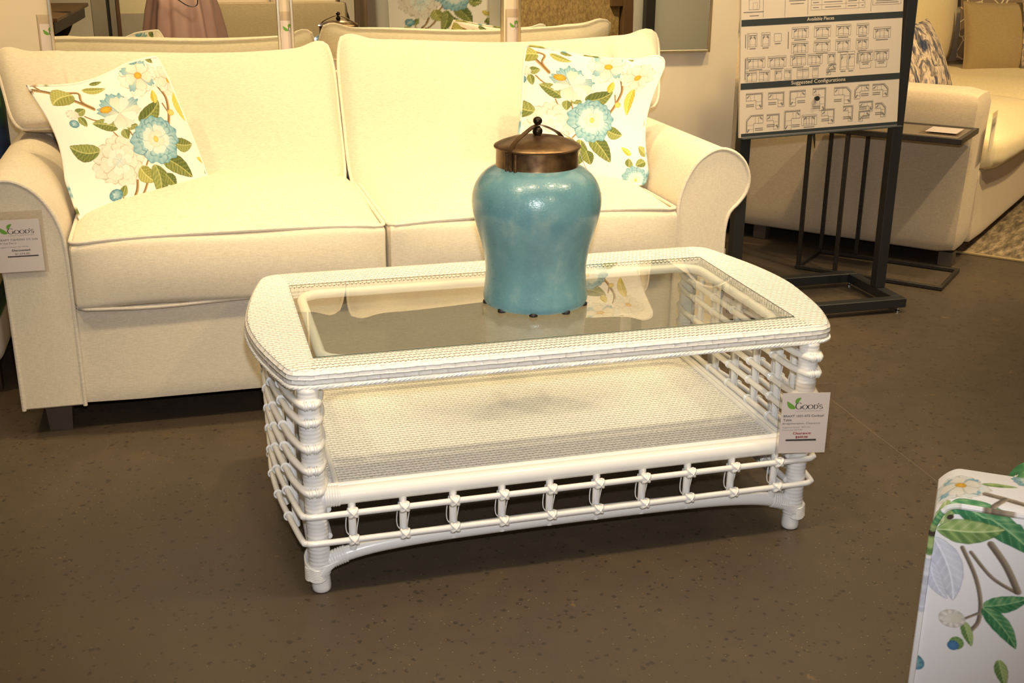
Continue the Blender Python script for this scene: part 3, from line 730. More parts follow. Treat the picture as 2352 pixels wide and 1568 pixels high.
LX = {-1: -.562, 1: .553}
LY = {-1: -.322, 1: .345}
LEV = [.446 - .012, .396, .339, .291, .241]
LOW = [.187, .125]
def cane_leg(sx, sy):
    x0, y0 = LX[sx], LY[sy]
    x1, y1 = x0 - sx * .008 * 1, y0
    pr = [(.0001, 0), (.017, .0005), (.0198, .004), (.0205, .012), (.0196, .03), (.0192, .04)]
    z = .04
    while z < .458:
        r = .0216
        if z < .085: r += .0015 * math.sin(PI * (z - .04) / .045)
        for k in range(4):
            pr.append((r + .0011 * math.sin(PI * k / 4) + .0003 * math.sin(z * 900), z + .0088 * k / 4))
        z += .0088
    pr.append((.0205, .464))
    mb = MB().lathe(pr, (0, 0, 0), 28)
    V = np.concatenate(mb.V); f = V[:, 2] / .45
    V[:, 0] += x1 + (x0 - x1) * f; V[:, 1] += y1 + (y0 - y1) * f
    mb.V = [V]
    lg = build(mb, 'leg', M['rattan'], table, smooth=60)
    return lg
legs = {(sx, sy): cane_leg(sx, sy) for sx in (-1, 1) for sy in (-1, 1)}
def bow(sx, f):
    """x of the bowed end at fraction f of the way from the front to the rear leg"""
    return LX[sx] + sx * (.028 + .034 * math.sin(PI * f))
RR = .0075
def hairpin(sx, z):
    """one long cane: bowed run outside, wrapped round both legs, straight run inside"""
    P = []
    yf, yb = LY[-1], LY[1]
    for f in np.linspace(.06, .94, 15): P.append((bow(sx, f), yf + (yb - yf) * f, z))
    for a in (60, 90, 120): P.append((LX[sx] + sx * .029 * math.cos(math.radians(a)), yb + .029 * math.sin(math.radians(a)), z))
    for f in np.linspace(.95, .05, 9): P.append((LX[sx] - sx * .0285, yf + (yb - yf) * f, z))
    for a in (120, 90, 60): P.append((LX[sx] + sx * .029 * math.cos(math.radians(a)), yf - .029 * math.sin(math.radians(a)), z))
    return spline(P, 3, True)
def band(mb, c, ax, r=.0088, w=.006):
    """small cane binding round a rod at c, its axis along ax"""
    c = A(*c); ax = A(*ax) / np.linalg.norm(ax)
    u = np.cross(ax, A(0, 0, 1) if abs(ax[2]) < .9 else A(1, 0, 0)); u /= np.linalg.norm(u); v = np.cross(ax, u)
    for o in (-.4, .4):
        t = np.arange(12) * 2 * PI / 12
        mb.tube(c + ax * o * w + np.cos(t)[:, None] * u * r + np.sin(t)[:, None] * v * r, .0017, 5, closed=True)
for sx in (-1, 1):
    for z in LEV:
        rod = build(MB().tube(hairpin(sx, z), RR, 10, closed=True), 'lattice_cane', M['rattan'], table)
        for sy in (-1, 1):
            bd = MB()
            for o in (-.007, .007): band(bd, (LX[sx] + o, LY[sy] + sy * .029, z), (1, 0, 0))
            build(bd, 'binding', M['rattan'], rod)
# two low canes run all round the table
for z in LOW:
    P = []
    def corner(sx, sy, angs):
        for a in angs: P.append((LX[sx] + .029 * math.cos(math.radians(a)), LY[sy] + .029 * math.sin(math.radians(a)), z))
    for f in np.linspace(.05, .95, 9): P.append((LX[-1] + (LX[1] - LX[-1]) * f, LY[-1] - .029, z))
    corner(1, -1, (-78, -50, -18))
    for f in np.linspace(.17, .83, 9): P.append((bow(1, f), LY[-1] + (LY[1] - LY[-1]) * f, z))
    corner(1, 1, (18, 50, 78))
    for f in np.linspace(.05, .95, 9): P.append((LX[1] + (LX[-1] - LX[1]) * f, LY[1] + .029, z))
    corner(-1, 1, (102, 130, 162))
    for f in np.linspace(.17, .83, 9): P.append((bow(-1, f), LY[1] + (LY[-1] - LY[1]) * f, z))
    corner(-1, -1, (198, 230, 258))
    build(MB().tube(spline(P, 3, True), .0068, 10, closed=True), 'lattice_cane', M['rattan'], table)
    for sx in (-1, 1):
        Q = [(LX[sx] - sx * .0285, y, z) for y in np.linspace(LY[-1], LY[1], 8)]
        build(MB().tube(Q, RR, 10), 'lattice_cane', M['rattan'], table)
# shelf and its rails
def rail(p0, p1, r, name):
    p0, p1 = A(*p0), A(*p1); L = np.linalg.norm(p1 - p0)
    t = np.linspace(0, 1, 40); P = p0 + (p1 - p0) * t[:, None]
    mb = MB().tube(P, r, 20)
    d = (p1 - p0) / L
    for k in range(6):
        for e, sg in ((p0, 1), (p1, -1)):
            c = e + d * sg * (.024 + .0055 * k)
            u = np.cross(d, A(0, 0, 1)); v = A(0, 0, 1); a = np.arange(20) * 2 * PI / 20
            mb.tube(c + np.cos(a)[:, None] * u * r + np.sin(a)[:, None] * v * r, .0031, 6, closed=True)
    return build(mb, name, M['rattan'], table, smooth=60)
ZS = .216
rail((LX[-1], LY[-1], ZS), (LX[1], LY[-1], ZS), .0195, 'shelf_rail')
rail((LX[-1], LY[1], ZS), (LX[1], LY[1], ZS), .0195, 'shelf_rail')
for sx in (-1, 1): rail((LX[sx] - sx * .03, LY[-1], ZS), (LX[sx] - sx * .03, LY[1], ZS), .0165, 'shelf_rail')
g = np.linspace(0, 1, 2); sx0, sx1, sy0, sy1 = -.535, .527, -.318, .335
P = np.array([[(sx0 + (sx1 - sx0) * a, sy0 + (sy1 - sy0) * b, ZS + .010) for b in g] for a in g])
U = np.array([[((sx1 - sx0) * a, (sy1 - sy0) * b) for b in g] for a in g])
mb = MB().grid(P, uv=U, flip=True); mb.grid(P - A(0, 0, .008), uv=U)
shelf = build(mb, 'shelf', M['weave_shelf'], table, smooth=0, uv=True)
mb = MB()
for y, s in ((LY[-1] + .021, 1), (LY[1] - .021, -1)): mb.tube([(x, y, ZS + .014) for x in np.linspace(-.53, .52, 20)], .006, 8)
for x in (LX[-1] + .052, LX[1] - .052): mb.tube([(x, y, ZS + .014) for y in np.linspace(-.30, .32, 20)], .006, 8)
build(mb, 'shelf_beading', M['rattan'], shelf)
# arched bottom rails with wrapped ends
def arch(pa, pb, rise, r):
    pa, pb = A(*pa), A(*pb); L = np.linalg.norm(pb - pa); d = (pb - pa) / L
    P = []
    for t in np.linspace(0, 1, 60):
        e = min(t, 1 - t) * L
        z = pa[2] + rise * (1 - math.exp(-e / .075)) + .006 * math.sin(PI * t)
        q = pa + (pb - pa) * t; q[2] = z; P.append(q)
    mb = MB().tube(P, r, 18)
    P = np.array(P)
    fine = resample(P, 400)
    for k in range(7):
        for ix in (9 + k * 2, 390 - k * 2):
            c = fine[ix]; dd = fine[min(ix + 1, 399)] - fine[ix - 1]; dd /= np.linalg.norm(dd)
            u = np.cross(dd, A(0, 0, 1)); u /= np.linalg.norm(u); v = np.cross(u, dd); a = np.arange(18) * 2 * PI / 18
            mb.tube(c + np.cos(a)[:, None] * u * r + np.sin(a)[:, None] * v * r, .0031, 6, closed=True)
    # webbing that wraps rail and leg together
    for e, sg in ((pa, 1), (pb, -1)):
        for k in range(8):
            t = k / 7
            xr = .058 - .033 * t
            ctr = e + d * sg * ((xr - .0235) / 2 - .006); ctr[2] = pa[2] + .008 - .026 * t
            a = np.arange(20) * 2 * PI / 20
            n_ = np.cross(d, A(0, 0, 1))
            mb.tube(ctr + np.cos(a)[:, None] * d * (xr + .0235) / 2 + np.sin(a)[:, None] * n_ * .0222 + np.cos(a)[:, None] * A(0, 0, 1) * .009 * sg, .0030, 6, closed=True)
    build(mb, 'arched_rail', M['rattan'], table, smooth=60)
for sy in (-1, 1): arch((LX[-1] + .006, LY[sy], .058), (LX[1] - .006, LY[sy], .058), .038, .0165)
for sx in (-1, 1): arch((LX[sx], LY[-1] + .006, .058), (LX[sx], LY[1] - .006, .058), .038, .0145)
# spindles with crossed cane bindings and bowed cane strips
def spindle(base, z0, z1, levels, out, rr=.0085, cross=True):
    """base (x, y); out = unit vector towards the outer rods"""
    x, y = base; out = A(*out, 0); lat = A(-out[1], out[0], 0)
    mb = MB().tube([(x, y, z) for z in np.linspace(z0, z1, 6)], rr, 10)
    sp = build(mb, 'spindle', M['rattan'], table)
    kb = MB()
    for z in levels:
        c = A(x, y, z) + out * (.021 if cross else .008)
        if not cross:
            band(kb, A(x, y, z) + out * (rr + RR), lat, .0090, .007); continue
        for sg in (-1, 1):
            t = np.arange(14) * 2 * PI / 14
            ax1 = (lat + A(0, 0, sg)) / math.sqrt(2)
            kb.tube(c + np.cos(t)[:, None] * ax1 * .0115 + np.sin(t)[:, None] * out * .0100, .0036, 6, closed=True)
        kb.ball(c + out * .001, .0102, 10)
    for a, b in zip(levels[:-1], levels[1:]):
        for sg in (-1, 1):
            t = np.linspace(0, 1, 10)
            P = A(x, y, 0) + lat * (sg * (.0085 + .0052 * np.sin(PI * t ** (1.7 if sg > 0 else .6))))[:, None] - out * .004 + np.c_[0 * t, 0 * t, b + (a - b) * t]
            kb.tube(P, .0021, 6, flat=(1, .6))
    build(kb, 'binding', M['rattan'], sp)
for k in range(10):
    x = -.4845 + .1078 * k
    spindle((x, LY[-1] - .008), .092, ZS, LOW, (0, -1))
    spindle((x, LY[1] + .008), .092, ZS, LOW, (0, 1))
for sx in (-1, 1):
    for k in range(5):
        f = (k + 1) / 6
        y = LY[-1] + (LY[1] - LY[-1]) * f
        xo = (bow(sx, f) - sx * .0155)
        spindle((xo, y), .1, .448, LEV + LOW, (sx, 0), .0085, False)
        spindle((LX[sx] - sx * .012, y), .1, .448, LEV + LOW, (-sx, 0), .008, False)

# ------------------------------------------------------------------ ginger jar
JC = (.004, -.010)
jar = empty('ginger_jar', (JC[0], JC[1], ZT))
tag(jar, 'turquoise crackle-glazed ginger jar with a brass lid standing on the glass table top', 'jar')
z0 = ZT + .0018
pr = [(.0005, z0 + .0025), (.112, z0 + .0025), (.1185, z0 + .005), (.1215, z0 + .016), (.1205, z0 + .032), (.1175, z0 + .055), (.1165, z0 + .08), (.119, z0 + .11), (.1255, z0 + .142), (.134, z0 + .172), (.1415, z0 + .2), (.1465, z0 + .223),
      (.1478, z0 + .243), (.1455, z0 + .262), (.139, z0 + .281), (.128, z0 + .298), (.114, z0 + .311), (.1, z0 + .319), (.092, z0 + .323), (.089, z0 + .33)]
pr2 = np.vstack([[(.0005, z0 + .0025)], spline(pr[1:], 5)])
build(MB().lathe(pr2, (*JC, 0), 96, cap=False), 'body', M['glaze'], jar, smooth=60)
zc = z0 + .318
pr = [(.092, zc - .004), (.0945, zc), (.0935, zc + .003), (.093, zc + .006), (.0925, zc + .04), (.0925, zc + .044), (.085, zc + .046)]
build(MB().lathe(pr, (*JC, 0), 72, cap=False), 'collar', M['bronze'], jar, smooth=50)
zl = zc + .046
pr = [(.0005, zl + .026), (.03, zl + .0245), (.06, zl + .019), (.085, zl + .0105), (.0965, zl + .0045), (.0985, zl + .0015), (.0975, zl - .0015), (.092, zl - .003), (.0005, zl - .003)]
lid = build(MB().lathe(pr[::-1], (*JC, 0), 72, cap=False), 'lid', M['bronze'], jar, smooth=50)
mb = MB().ball((JC[0], JC[1], zl + .034), .0115, 16, (1, 1, .95)); mb.ball((JC[0], JC[1], zl + .057), .0105, 16, (1, 1, .9))
mb.tube([(JC[0], JC[1], zl + .02), (JC[0], JC[1], zl + .06)], .006, 10)
build(mb, 'knob', M['dark_bronze'], lid)
# strap handle across the lid
d_ = A(math.cos(math.radians(-144)), math.sin(math.radians(-144)))
sp = []
for a, z in ((.096, zc + .008), (.0985, zc + .03), (.0965, zl + .004), (.075, zl + .022), (.04, zl + .037), (.012, zl + .0465), (-.012, zl + .0465), (-.04, zl + .037), (-.075, zl + .022), (-.0965, zl + .004), (-.0985, zc + .03), (-.096, zc + .008)):
    sp.append((JC[0] + d_[0] * a, JC[1] + d_[1] * a, z))
sp = spline(sp, 5); nr = A(-d_[1], d_[0], 0)
mb = MB(); W = .0058
up_ = np.gradient(sp, axis=0); up_ = np.cross(up_, nr); up_ /= np.linalg.norm(up_, axis=1)[:, None]
P = np.stack([sp - nr * W + up_ * .0012, sp + nr * W + up_ * .0012, sp + nr * W - up_ * .0012, sp - nr * W - up_ * .0012], 1)
mb.grid(P, cv=True)
for sg in (1, -1):
    for o in (-.012, 0, .012):
        a = math.atan2(d_[1] * sg, d_[0] * sg) + o / .094
        mb.tube([(JC[0] + .0945 * math.cos(a), JC[1] + .0945 * math.sin(a), z) for z in np.linspace(zc + .003, zl - .004, 5)], .0045, 8)
build(mb, 'strap_handle', M['bronze'], jar, smooth=50)
# thin loose tie hanging from the lid down the far side
tie = [(JC[0], JC[1] - .01, zl + .048), (.03, .0, zl + .043), (.075, .0, zl + .02), (.1, .0, zl + .002), (.113, -.012, zl - .04), (.133, -.03, zl - .082), (.148, -.045, zl - .108)]
build(MB().tube(spline(tie, 6), .0009, 6), 'tie_string', M['white_ink'], jar)
for k in range(9):
    a = math.radians(-108.5 + 40 * k)
    mb = MB(); an = np.arange(18) * 2 * PI / 18
    mb.lathe([(.0005, 0), (.0095, 0), (.010, .003), (.0092, .0065), (.0055, .0095), (.0005, .0102)], (JC[0] + .1135 * math.cos(a), JC[1] + .1135 * math.sin(a), z0), 18, cap=False)
    build(mb, 'rubber_bumper', M['rubber'], jar)

# ------------------------------------------------------------------ lettering
_TX = {}
def text_mesh(body):
    if body not in _TX:
        cu = bpy.data.curves.new('lettering', 'FONT'); cu.body = body; cu.resolution_u = 3
        ob = bpy.data.objects.new('lettering', cu); COL.objects.link(ob)
        dg = bpy.context.evaluated_depsgraph_get(); dg.update()
        me = bpy.data.meshes.new_from_object(ob.evaluated_get(dg))
        V = np.array([v.co[:2] for v in me.vertices]); F = [tuple(p.vertices) for p in me.polygons]
        bpy.data.objects.remove(ob); bpy.data.curves.remove(cu); bpy.data.meshes.remove(me)
        _TX[body] = (V, F)
    return _TX[body]
def put_text(mb, body, x0, x1, zb, cap, yo=0.0, bold=0.0, rot=0):
    """text stretched between x0 and x1 on the baseline zb, capital height cap; laid on the plane y = yo facing -y"""
    V, F = text_mesh(body)
    lo = V.min(0); hi = V.max(0); k = cap / .7
    for dx, dz in ([(0, 0)] if not bold else [(0, 0), (bold, 0), (bold / 2, bold / 2)]):
        X = x0 + (V[:, 0] - lo[0]) / (hi[0] - lo[0]) * (x1 - x0) + dx; Z = zb + V[:, 1] * k + dz
        if rot: X, Z = x0 - (V[:, 1] * k), zb + (V[:, 0] - lo[0]) / (hi[0] - lo[0]) * (x1 - x0)
        mb.add(np.c_[X, np.full(len(X), yo), Z], F)
def nib(mb, P, thick, thin, closed=False, yo=0.0):
    P = np.asarray(P, float)
    T = np.gradient(P, axis=0) if not closed else np.roll(P, -1, 0) - np.roll(P, 1, 0)
    T /= np.linalg.norm(T, axis=1)[:, None] + 1e-12
    N = np.c_[-T[:, 1], T[:, 0]]
    w = (thin + (thick - thin) * np.abs(T[:, 1]) ** 1.3)[:, None] / 2
    a, b = P + N * w, P - N * w
    G = np.stack([np.c_[a[:, 0], np.full(len(a), yo), a[:, 1]], np.c_[b[:, 0], np.full(len(a), yo), b[:, 1]]], 1)
    mb.grid(G, cu=closed)
def arc(cx, cz, rx, rz, a0, a1, n=26):
    a = np.radians(np.linspace(a0, a1, n)); return np.c_[cx + rx * np.cos(a), cz + rz * np.sin(a)]
def serif_name(mb, x0, x1, zb, h, yo):
    """the shop word in roman capitals: a large first letter and small capitals"""
    W = x1 - x0; s = h * .66; th, tn = h * .15, h * .045
    u = W / 5.35
    cx = x0 + u * .62
    nib(mb, arc(cx, zb + h * .5, u * .58, h * .5, 42, 325), th, tn, yo=yo)
    nib(mb, [(cx + u * .45, zb + h * .06), (cx + u * .45, zb + h * .42)], th, tn, yo=yo)
    nib(mb, [(cx + u * .22, zb + h * .42), (cx + u * .68, zb + h * .42)], th, tn * 1.1, yo=yo)
    for k in (1.82, 2.88):
        nib(mb, arc(x0 + u * k, zb + s * .5, u * .46, s * .5, 0, 352, 40), th * .85, tn, closed=True, yo=yo)
    dx = x0 + u * 3.62
    nib(mb, [(dx, zb), (dx, zb + s)], th * .85, tn, yo=yo); nib(mb, [(dx - u * .14, zb + tn / 2), (dx + u * .2, zb + tn / 2)], th, tn, yo=yo); nib(mb, [(dx - u * .14, zb + s - tn / 2), (dx + u * .2, zb + s - tn / 2)], th, tn, yo=yo)
    nib(mb, arc(dx + u * .18, zb + s * .5, u * .52, s * .5 - tn / 2, -90, 90), th * .85, tn, yo=yo)
    nib(mb, [(x0 + u * 4.42, zb + s * 1.34), (x0 + u * 4.36, zb + s * 1.02)], th * .8, tn, yo=yo)
    sx = x0 + u * 4.92
    S = np.vstack([arc(sx, zb + s * .73, u * .28, s * .24, 35, 250, 14), arc(sx, zb + s * .26, u * .31, s * .24, 75, -150, 16)])
    nib(mb, S, th * .7, th * .42, yo=yo)
def leaf_shape(mb, a, b, w, yo):
    a, b = A(*a), A(*b); d = b - a; L = np.hypot(*d); u = d / L; n = A(-u[1], u[0]); t = np.linspace(0, 1, 16)
    hw = w / 2 * np.sin(PI * t ** .8) ** .8; c = a + d * t[:, None] + n * (.1 * L * np.sin(PI * t))[:, None]
    p, q = c + n * hw[:, None], c - n * hw[:, None]
    mb.grid(np.stack([np.c_[p[:, 0], np.full(16, yo), p[:, 1]], np.c_[q[:, 0], np.full(16, yo), q[:, 1]]], 1))
def price_tag(loc, rz, w, h, label, lines, logo=True, head=.022, group=None, kind='full'):
    """clear hanging sleeve with a printed card; local x right, z up, face towards -y; loc = lower left corner"""
    t_ = empty('price_tag', loc, rz); tag(t_, label, 'price tag', group)
    OFF[t_.name] = None
    mb = MB().box((-.006, .0008, -.004), (w + .010, .0022, h + head), .0004, 1)
    mb.box((-.006, -.0022, -.004), (w + .010, -.0012, h + head), .0004, 1)
    mb.tube([(-.006, 0, -.003), (-.006, 0, h + head)], .0014, 6)
    build(mb, 'clear_sleeve', M['acrylic'], t_, local=True, smooth=0)
    card = build(MB().box((0, -.0006, 0), (w, .0004, h)), 'card', M['paper'], t_, local=True, smooth=0)
    yo = -.0009
    if logo:
        g = MB(); X = lambda f: w * f; Z = lambda f: h * f
        leaf_shape(g, (X(.285), Z(.745)), (X(.10), Z(.868)), h * .075, yo); leaf_shape(g, (X(.285), Z(.83)), (X(.395), Z(.925)), h * .06, yo)
        build(g, 'logo_leaf', M['green_ink'], card, local=True, smooth=0)
        k = MB(); serif_name(k, X(.29), X(.875), Z(.735), h * .105, yo)
        build(k, 'shop_lettering', M['ink'], card, local=True, smooth=0)
        k = MB(); put_text(k, 'HOME FURNISHINGS', X(.30), X(.865), Z(.695), h * .016, yo); build(k, 'small_lettering', M['pale_ink'], card, local=True, smooth=0)
    for mat in ('grey_ink', 'pale_ink', 'red_ink', 'green_ink', 'ink'):
        k = MB(); any_ = False
        for (txt, a, b, zb, cp, mt, bold) in lines:
            if mt != mat: continue
            any_ = True
            if txt == '#bar':
                k.box((w * a, yo - .0001, h * zb), (w * b, yo, h * (zb + cp)))
            else: put_text(k, txt, w * a, w * b, h * zb, h * cp, yo, bold * h)
        if any_: build(k, 'lettering', M[mat], card, local=True, smooth=0)
    if any(l[0] == '#bar' for l in lines):
        bl = [l for l in lines if l[0] == '#bar'][0]; k = MB()
        n = 22
        for i in range(n):
            x = w * (bl[1] + (bl[2] - bl[1]) * (i + .5) / n); k.box((x - w * .005, yo - .0002, h * (bl[3] + bl[4] * .4)), (x + w * .005, yo - .00005, h * (bl[3] + bl[4] * .62)))
        build(k, 'bar_dashes', M['pale_ink'], card, local=True, smooth=0)
    return t_
TT = [('BRAXT 1031-072 Cocktail', .05, .90, .605, .036, 'grey_ink', .0015), ('Table', .05, .23, .54, .036, 'grey_ink', .0015), ('Bridgehampton, Clearance', .045, .84, .485, .03, 'grey_ink', 0), ('Suggested Retail:  $899.00', .045, .63, .425, .022, 'pale_ink', 0),
      ('Discounted: $579.00', .045, .47, .38, .022, 'pale_ink', 0), ('Clearance:', .28, .67, .315, .037, 'red_ink', .004), ('$449.00', .345, .60, .25, .037, 'red_ink', .004), ('#bar', .14, .79, .205, .028, 'ink', 0)]
price_tag((.479, -.3545, .212), math.radians(-11.5), .1075, .146, 'clear hanging price tag with red clearance lettering on the front table leg', TT)
ST = [('CRAFT 7364505S 2/2 Sofa', .06, .93, .605, .036, 'grey_ink', 0), ("79'' Fab Dec'd", .06, .44, .545, .03, 'grey_ink', 0), ('Suggested Retail: $2,199.00', .06, .70, .475, .022, 'pale_ink', 0), ('Discounted:', .33, .74, .40, .037, 'grey_ink', .004), ('$1,279.00', .39, .71, .33, .036, 'grey_ink', 0), ('#bar', .22, .90, .29, .022, 'ink', 0)]
price_tag((-1.247, .6405, .478), 0, .110, .138, 'clear price tag hanging on the front of the rolled sofa arm', ST)

# ------------------------------------------------------------------ three framed mirrors on the wall, each with its tag
MX = [(-1.152, -.412), (-.377, .378), (.432, 1.188)]
ML = ['tall framed mirror above the sofa showing the mauve skirt and dark wood table', 'tall framed mirror above the sofa showing the floral wing chair', 'tall framed mirror above the sofa whose gold lower edge shows beside it']
MT = ['clear price tag at the edge of the mirror that shows the dark wood table', 'clear price tag on the wall strip before the mirror that shows the floral chair', 'clear price tag on the wall strip between floral and tan tweed reflections']
for (a, b), lb, tl in zip(MX, ML, MT):
    mo = empty('wall_mirror', ((a + b) / 2, WY, .885)); tag(mo, lb, 'mirror', 'framed mirrors above the cream sofa')
    build(MB().box((a + .009, WY - .024, .895), (b - .009, WY - .006, 2.09)), 'glass', M['mirror'], mo, smooth=0)
    f = MB()
    for lo, hi in (((a, WY - .031, .885), (a + .010, WY - .003, 2.10)), ((b - .010, WY - .031, .885), (b, WY - .003, 2.10)), ((a + .010, WY - .031, .885), (b - .010, WY - .003, .895)), ((a + .010, WY - .031, 2.09), (b - .010, WY - .003, 2.10))):
        f.box(lo, hi, .0015, 1)
    build(f, 'frame', M['champagne'], mo, smooth=0)
    price_tag((a - .034, WY - .0028, .885), 0, .095, .135, tl, [('Mirror', .1, .5, .5, .04, 'pale_ink', 0)] if False else [], True, .03, 'price tags beside the mirrors')

# ------------------------------------------------------------------ catalogue board on its black stand
stand = empty('sign_stand', (1.418, 1.22, 0))
tag(stand, 'black metal floor stand holding a cream board of sofa diagrams', 'sign stand')
bx0, bx1, by0, by1 = 1.09, 1.745, 1.058, 1.44
f = MB()
for lo, hi in (((bx0, by0, .02), (bx1, by0 + .04, .055)), ((bx0, by1 - .04, .02), (bx1, by1, .055)), ((bx0, by0 + .04, .02), (bx0 + .04, by1 - .04, .055)), ((bx1 - .04, by0 + .04, .02), (bx1, by1 - .04, .055))): f.box(lo, hi, .002, 1)
build(f, 'base_frame', M['black'], stand, smooth=0)
for x in (bx0 + .03, bx1 - .02):
    for y in (by0 + .02, by1 - .02):
        build(MB().lathe([(.0005, 0), (.012, 0), (.012, .005), (.006, .008), (.006, .021), (.0005, .021)], (x, y, 0), 16, cap=False), 'levelling_foot', M['chrome'], stand)
for x in (1.122, 1.722):
    build(MB().box((x - .02, 1.20, .055), (x + .02, 1.24, 1.62), .002, 1), 'post', M['black'], stand, smooth=0)
build(MB().box((1.137, 1.205, 1.58), (1.702, 1.235, 1.62), .002, 1), 'crossbar', M['black'], stand, smooth=0)
# board: local frame (x along width, z up) tilted 2 degrees in its plane and leaning back
BW, BH = .612, .93
Bm = Matrix.Translation((1.385, 1.164, .660)) @ Matrix.Rotation(math.radians(-2.04), 4, 'Y') @ Matrix.Rotation(math.radians(-3.1), 4, 'X')
def onboard(mb):
    V = np.concatenate(mb.V); Mx = np.array(Bm); mb.V = [V @ Mx[:3, :3].T + Mx[:3, 3]]; return mb
bd = build(onboard(MB().box((-BW / 2, 0, 0), (BW / 2, .011, BH), .001, 1)), 'board', M['board'], stand, smooth=0)
build(onboard(MB().box((-BW / 2 + .001, .0112, .001), (BW / 2 - .001, .0125, BH - .001))), 'backing_sheet', M['backing'], bd, smooth=0)
sl = MB()
sl.box((-BW / 2 + .006, -.0008, .003), (BW / 2, -.0003, .014))
for z in (.1735, .3815): sl.box((-BW / 2 + .002, -.0008, z - .0105), (BW / 2, -.0003, z + .0105))
sl.box((-BW / 2 + .004, -.02, -.004), (BW / 2 + .012, 0, .0005), .001, 1)
build(onboard(sl), 'header_band', M['slate'], bd, smooth=0)
k = MB(); put_text(k, 'Suggested Configurations', -.115, .092, .1690, .0125, -.0012); put_text(k, 'Available Pieces', -.062, .040, .3775, .0115, -.0012)
build(onboard(k), 'header_lettering', M['white_ink'], bd, smooth=0)
ln = MB(); dk = MB()
YO = -.0006
def seg(mb, x0, z0, x1, z1, w=.0011):
    d = A(x1 - x0, z1 - z0); L = np.hypot(*d) + 1e-9; n = A(-d[1], d[0]) / L * w / 2
    mb.add([(x0 + n[0], YO, z0 + n[1]), (x0 - n[0], YO, z0 - n[1]), (x1 - n[0], YO, z1 - n[1]), (x1 + n[0], YO, z1 + n[1])], [(0, 1, 2, 3)])
def rect(mb, x0, z0, x1, z1, w=.0009):
    for a in ((x0, z0, x1, z0), (x1, z0, x1, z1), (x1, z1, x0, z1), (x0, z1, x0, z0)): seg(mb, *a, w)
def icon(cx, cz, w, h, n=2, arms=(1, 1), cap=True, pil=True):
    """plan drawing of a seating piece"""
    x0, x1, z0, z1 = cx - w / 2, cx + w / 2, cz - h / 2, cz + h / 2
    rect(ln, x0, z0, x1, z1)
    seg(dk, x0 + .002, z1 - h * .16, x1 - .002, z1 - h * .16, .0022)
    aw = min(.008, w * .16)
    a, b = x0 + (aw if arms[0] else 0), x1 - (aw if arms[1] else 0)
    if arms[0]: seg(ln, a, z0, a, z1 - h * .16)
    if arms[1]: seg(ln, b, z0, b, z1 - h * .16)
    for i in range(1, n): seg(ln, a + (b - a) * i / n, z0, a + (b - a) * i / n, z1 - h * .2)
    seg(ln, a, z0 + h * .16, b, z0 + h * .16, .0006); seg(ln, a + .002, z1 - h * .36, b - .002, z1 - h * .30, .0007)
    if pil:
        if arms[0]: seg(dk, a + .001, z1 - h * .42, a + min(.009, w * .2), z1 - h * .24, .004)
        if arms[1]: seg(dk, b - .001, z1 - h * .42, b - min(.009, w * .2), z1 - h * .24, .004)
    if cap: seg(dk, cx - w * .36, z0 - .006, cx + w * .36, z0 - .006, .0026)
def lshape(cx, cz, w, h, sd, curve=False):
    x0, x1, z0, z1 = cx - w / 2, cx + w / 2, cz - h / 2, cz + h / 2; d = min(w, h) * .46
    s = 1 if sd > 0 else -1
    o = x1 if s > 0 else x0; i = x0 if s > 0 else x1
    cut = .016 if curve else 0
    P = [(i, z1), (o - s * cut, z1), (o, z1 - cut), (o, z0), (o - s * d, z0), (o - s * d, z1 - d), (i, z1 - d)]
    for p, q in zip(P, P[1:] + P[:1]): seg(ln, *p, *q)
    seg(dk, i, z1 - .0035, o - s * (cut + .003), z1 - .0035, .0024); seg(dk, o - s * .0035, z1 - cut - .003, o - s * .0035, z0 + .006, .0026)
    if curve: seg(dk, o - s * (cut + .003), z1 - .0035, o - s * .0035, z1 - cut - .003, .0026)
    for kx in (.33, .6): seg(ln, i + s * (w - d) * kx * 1.4, z1 - d, i + s * (w - d) * kx * 1.4, z1 - .006, .0007)
    for kz in (.35, .7): seg(ln, o - s * d, z0 + (h - d) * kz * 1.2, o - s * .006, z0 + (h - d) * kz * 1.2, .0007)
    seg(dk, o - s * .005, z0 + .004, o - s * .012, z0 + .014, .004); seg(dk, i + s * .003, z1 - .016, i + s * .012, z1 - .008, .0035)
    for q in (0, 1): seg(dk, i + s * .0 + (0 if s > 0 else -.030), z0 + .010 + q * .006, i + (.030 if s > 0 else 0), z0 + .010 + q * .006, .0022)
# available pieces
for x, w in ((-.262, .032), (-.214, .032)): icon(x, .325, w, .044, 1)
rect(ln, -.182, .316, -.156, .342); seg(dk, -.180, .309, -.158, .309, .0026)
for x, w, n in ((-.086, .062, 3), (-.002, .062, 2), (.078, .056, 2), (.152, .046, 2)):
    icon(x, .341, w, .036, n); icon(x, .292, w, .036, n)
icon(.228, .325, .066, .036, 3)
for x, w, n, ar in ((-.250, .070, 3, (1, 1)), (-.170, .068, 3, (1, 1)), (-.091, .058, 3, (1, 0)), (-.027, .056, 3, (0, 1)), (.036, .030, 1, (1, 1))): icon(x, .250, w, .035, n, ar)
for x in (.082, .112): icon(x, .238, .026, .060, 1, (1, 0))
for x in (.168, .230): icon(x, .250, .056, .034, 3, (1, 1), False); rect(ln, x - .022, .208, x + .022, .233); seg(dk, x - .016, .228, x + .016, .228, .0024); seg(dk, x - .012, .222, x + .012, .222, .0024)
for x, w, n, ar in ((-.266, .042, 2, (1, 0)), (-.216, .040, 2, (0, 1)), (-.165, .026, 1, (1, 0)), (-.128, .026, 1, (0, 1)), (-.072, .044, 2, (0, 0)), (-.024, .022, 1, (0, 0))): icon(x, .205, w, .034, n, ar, True, sum(ar) > 0)
lshape(.036, .212, .036, .036, -1, True)
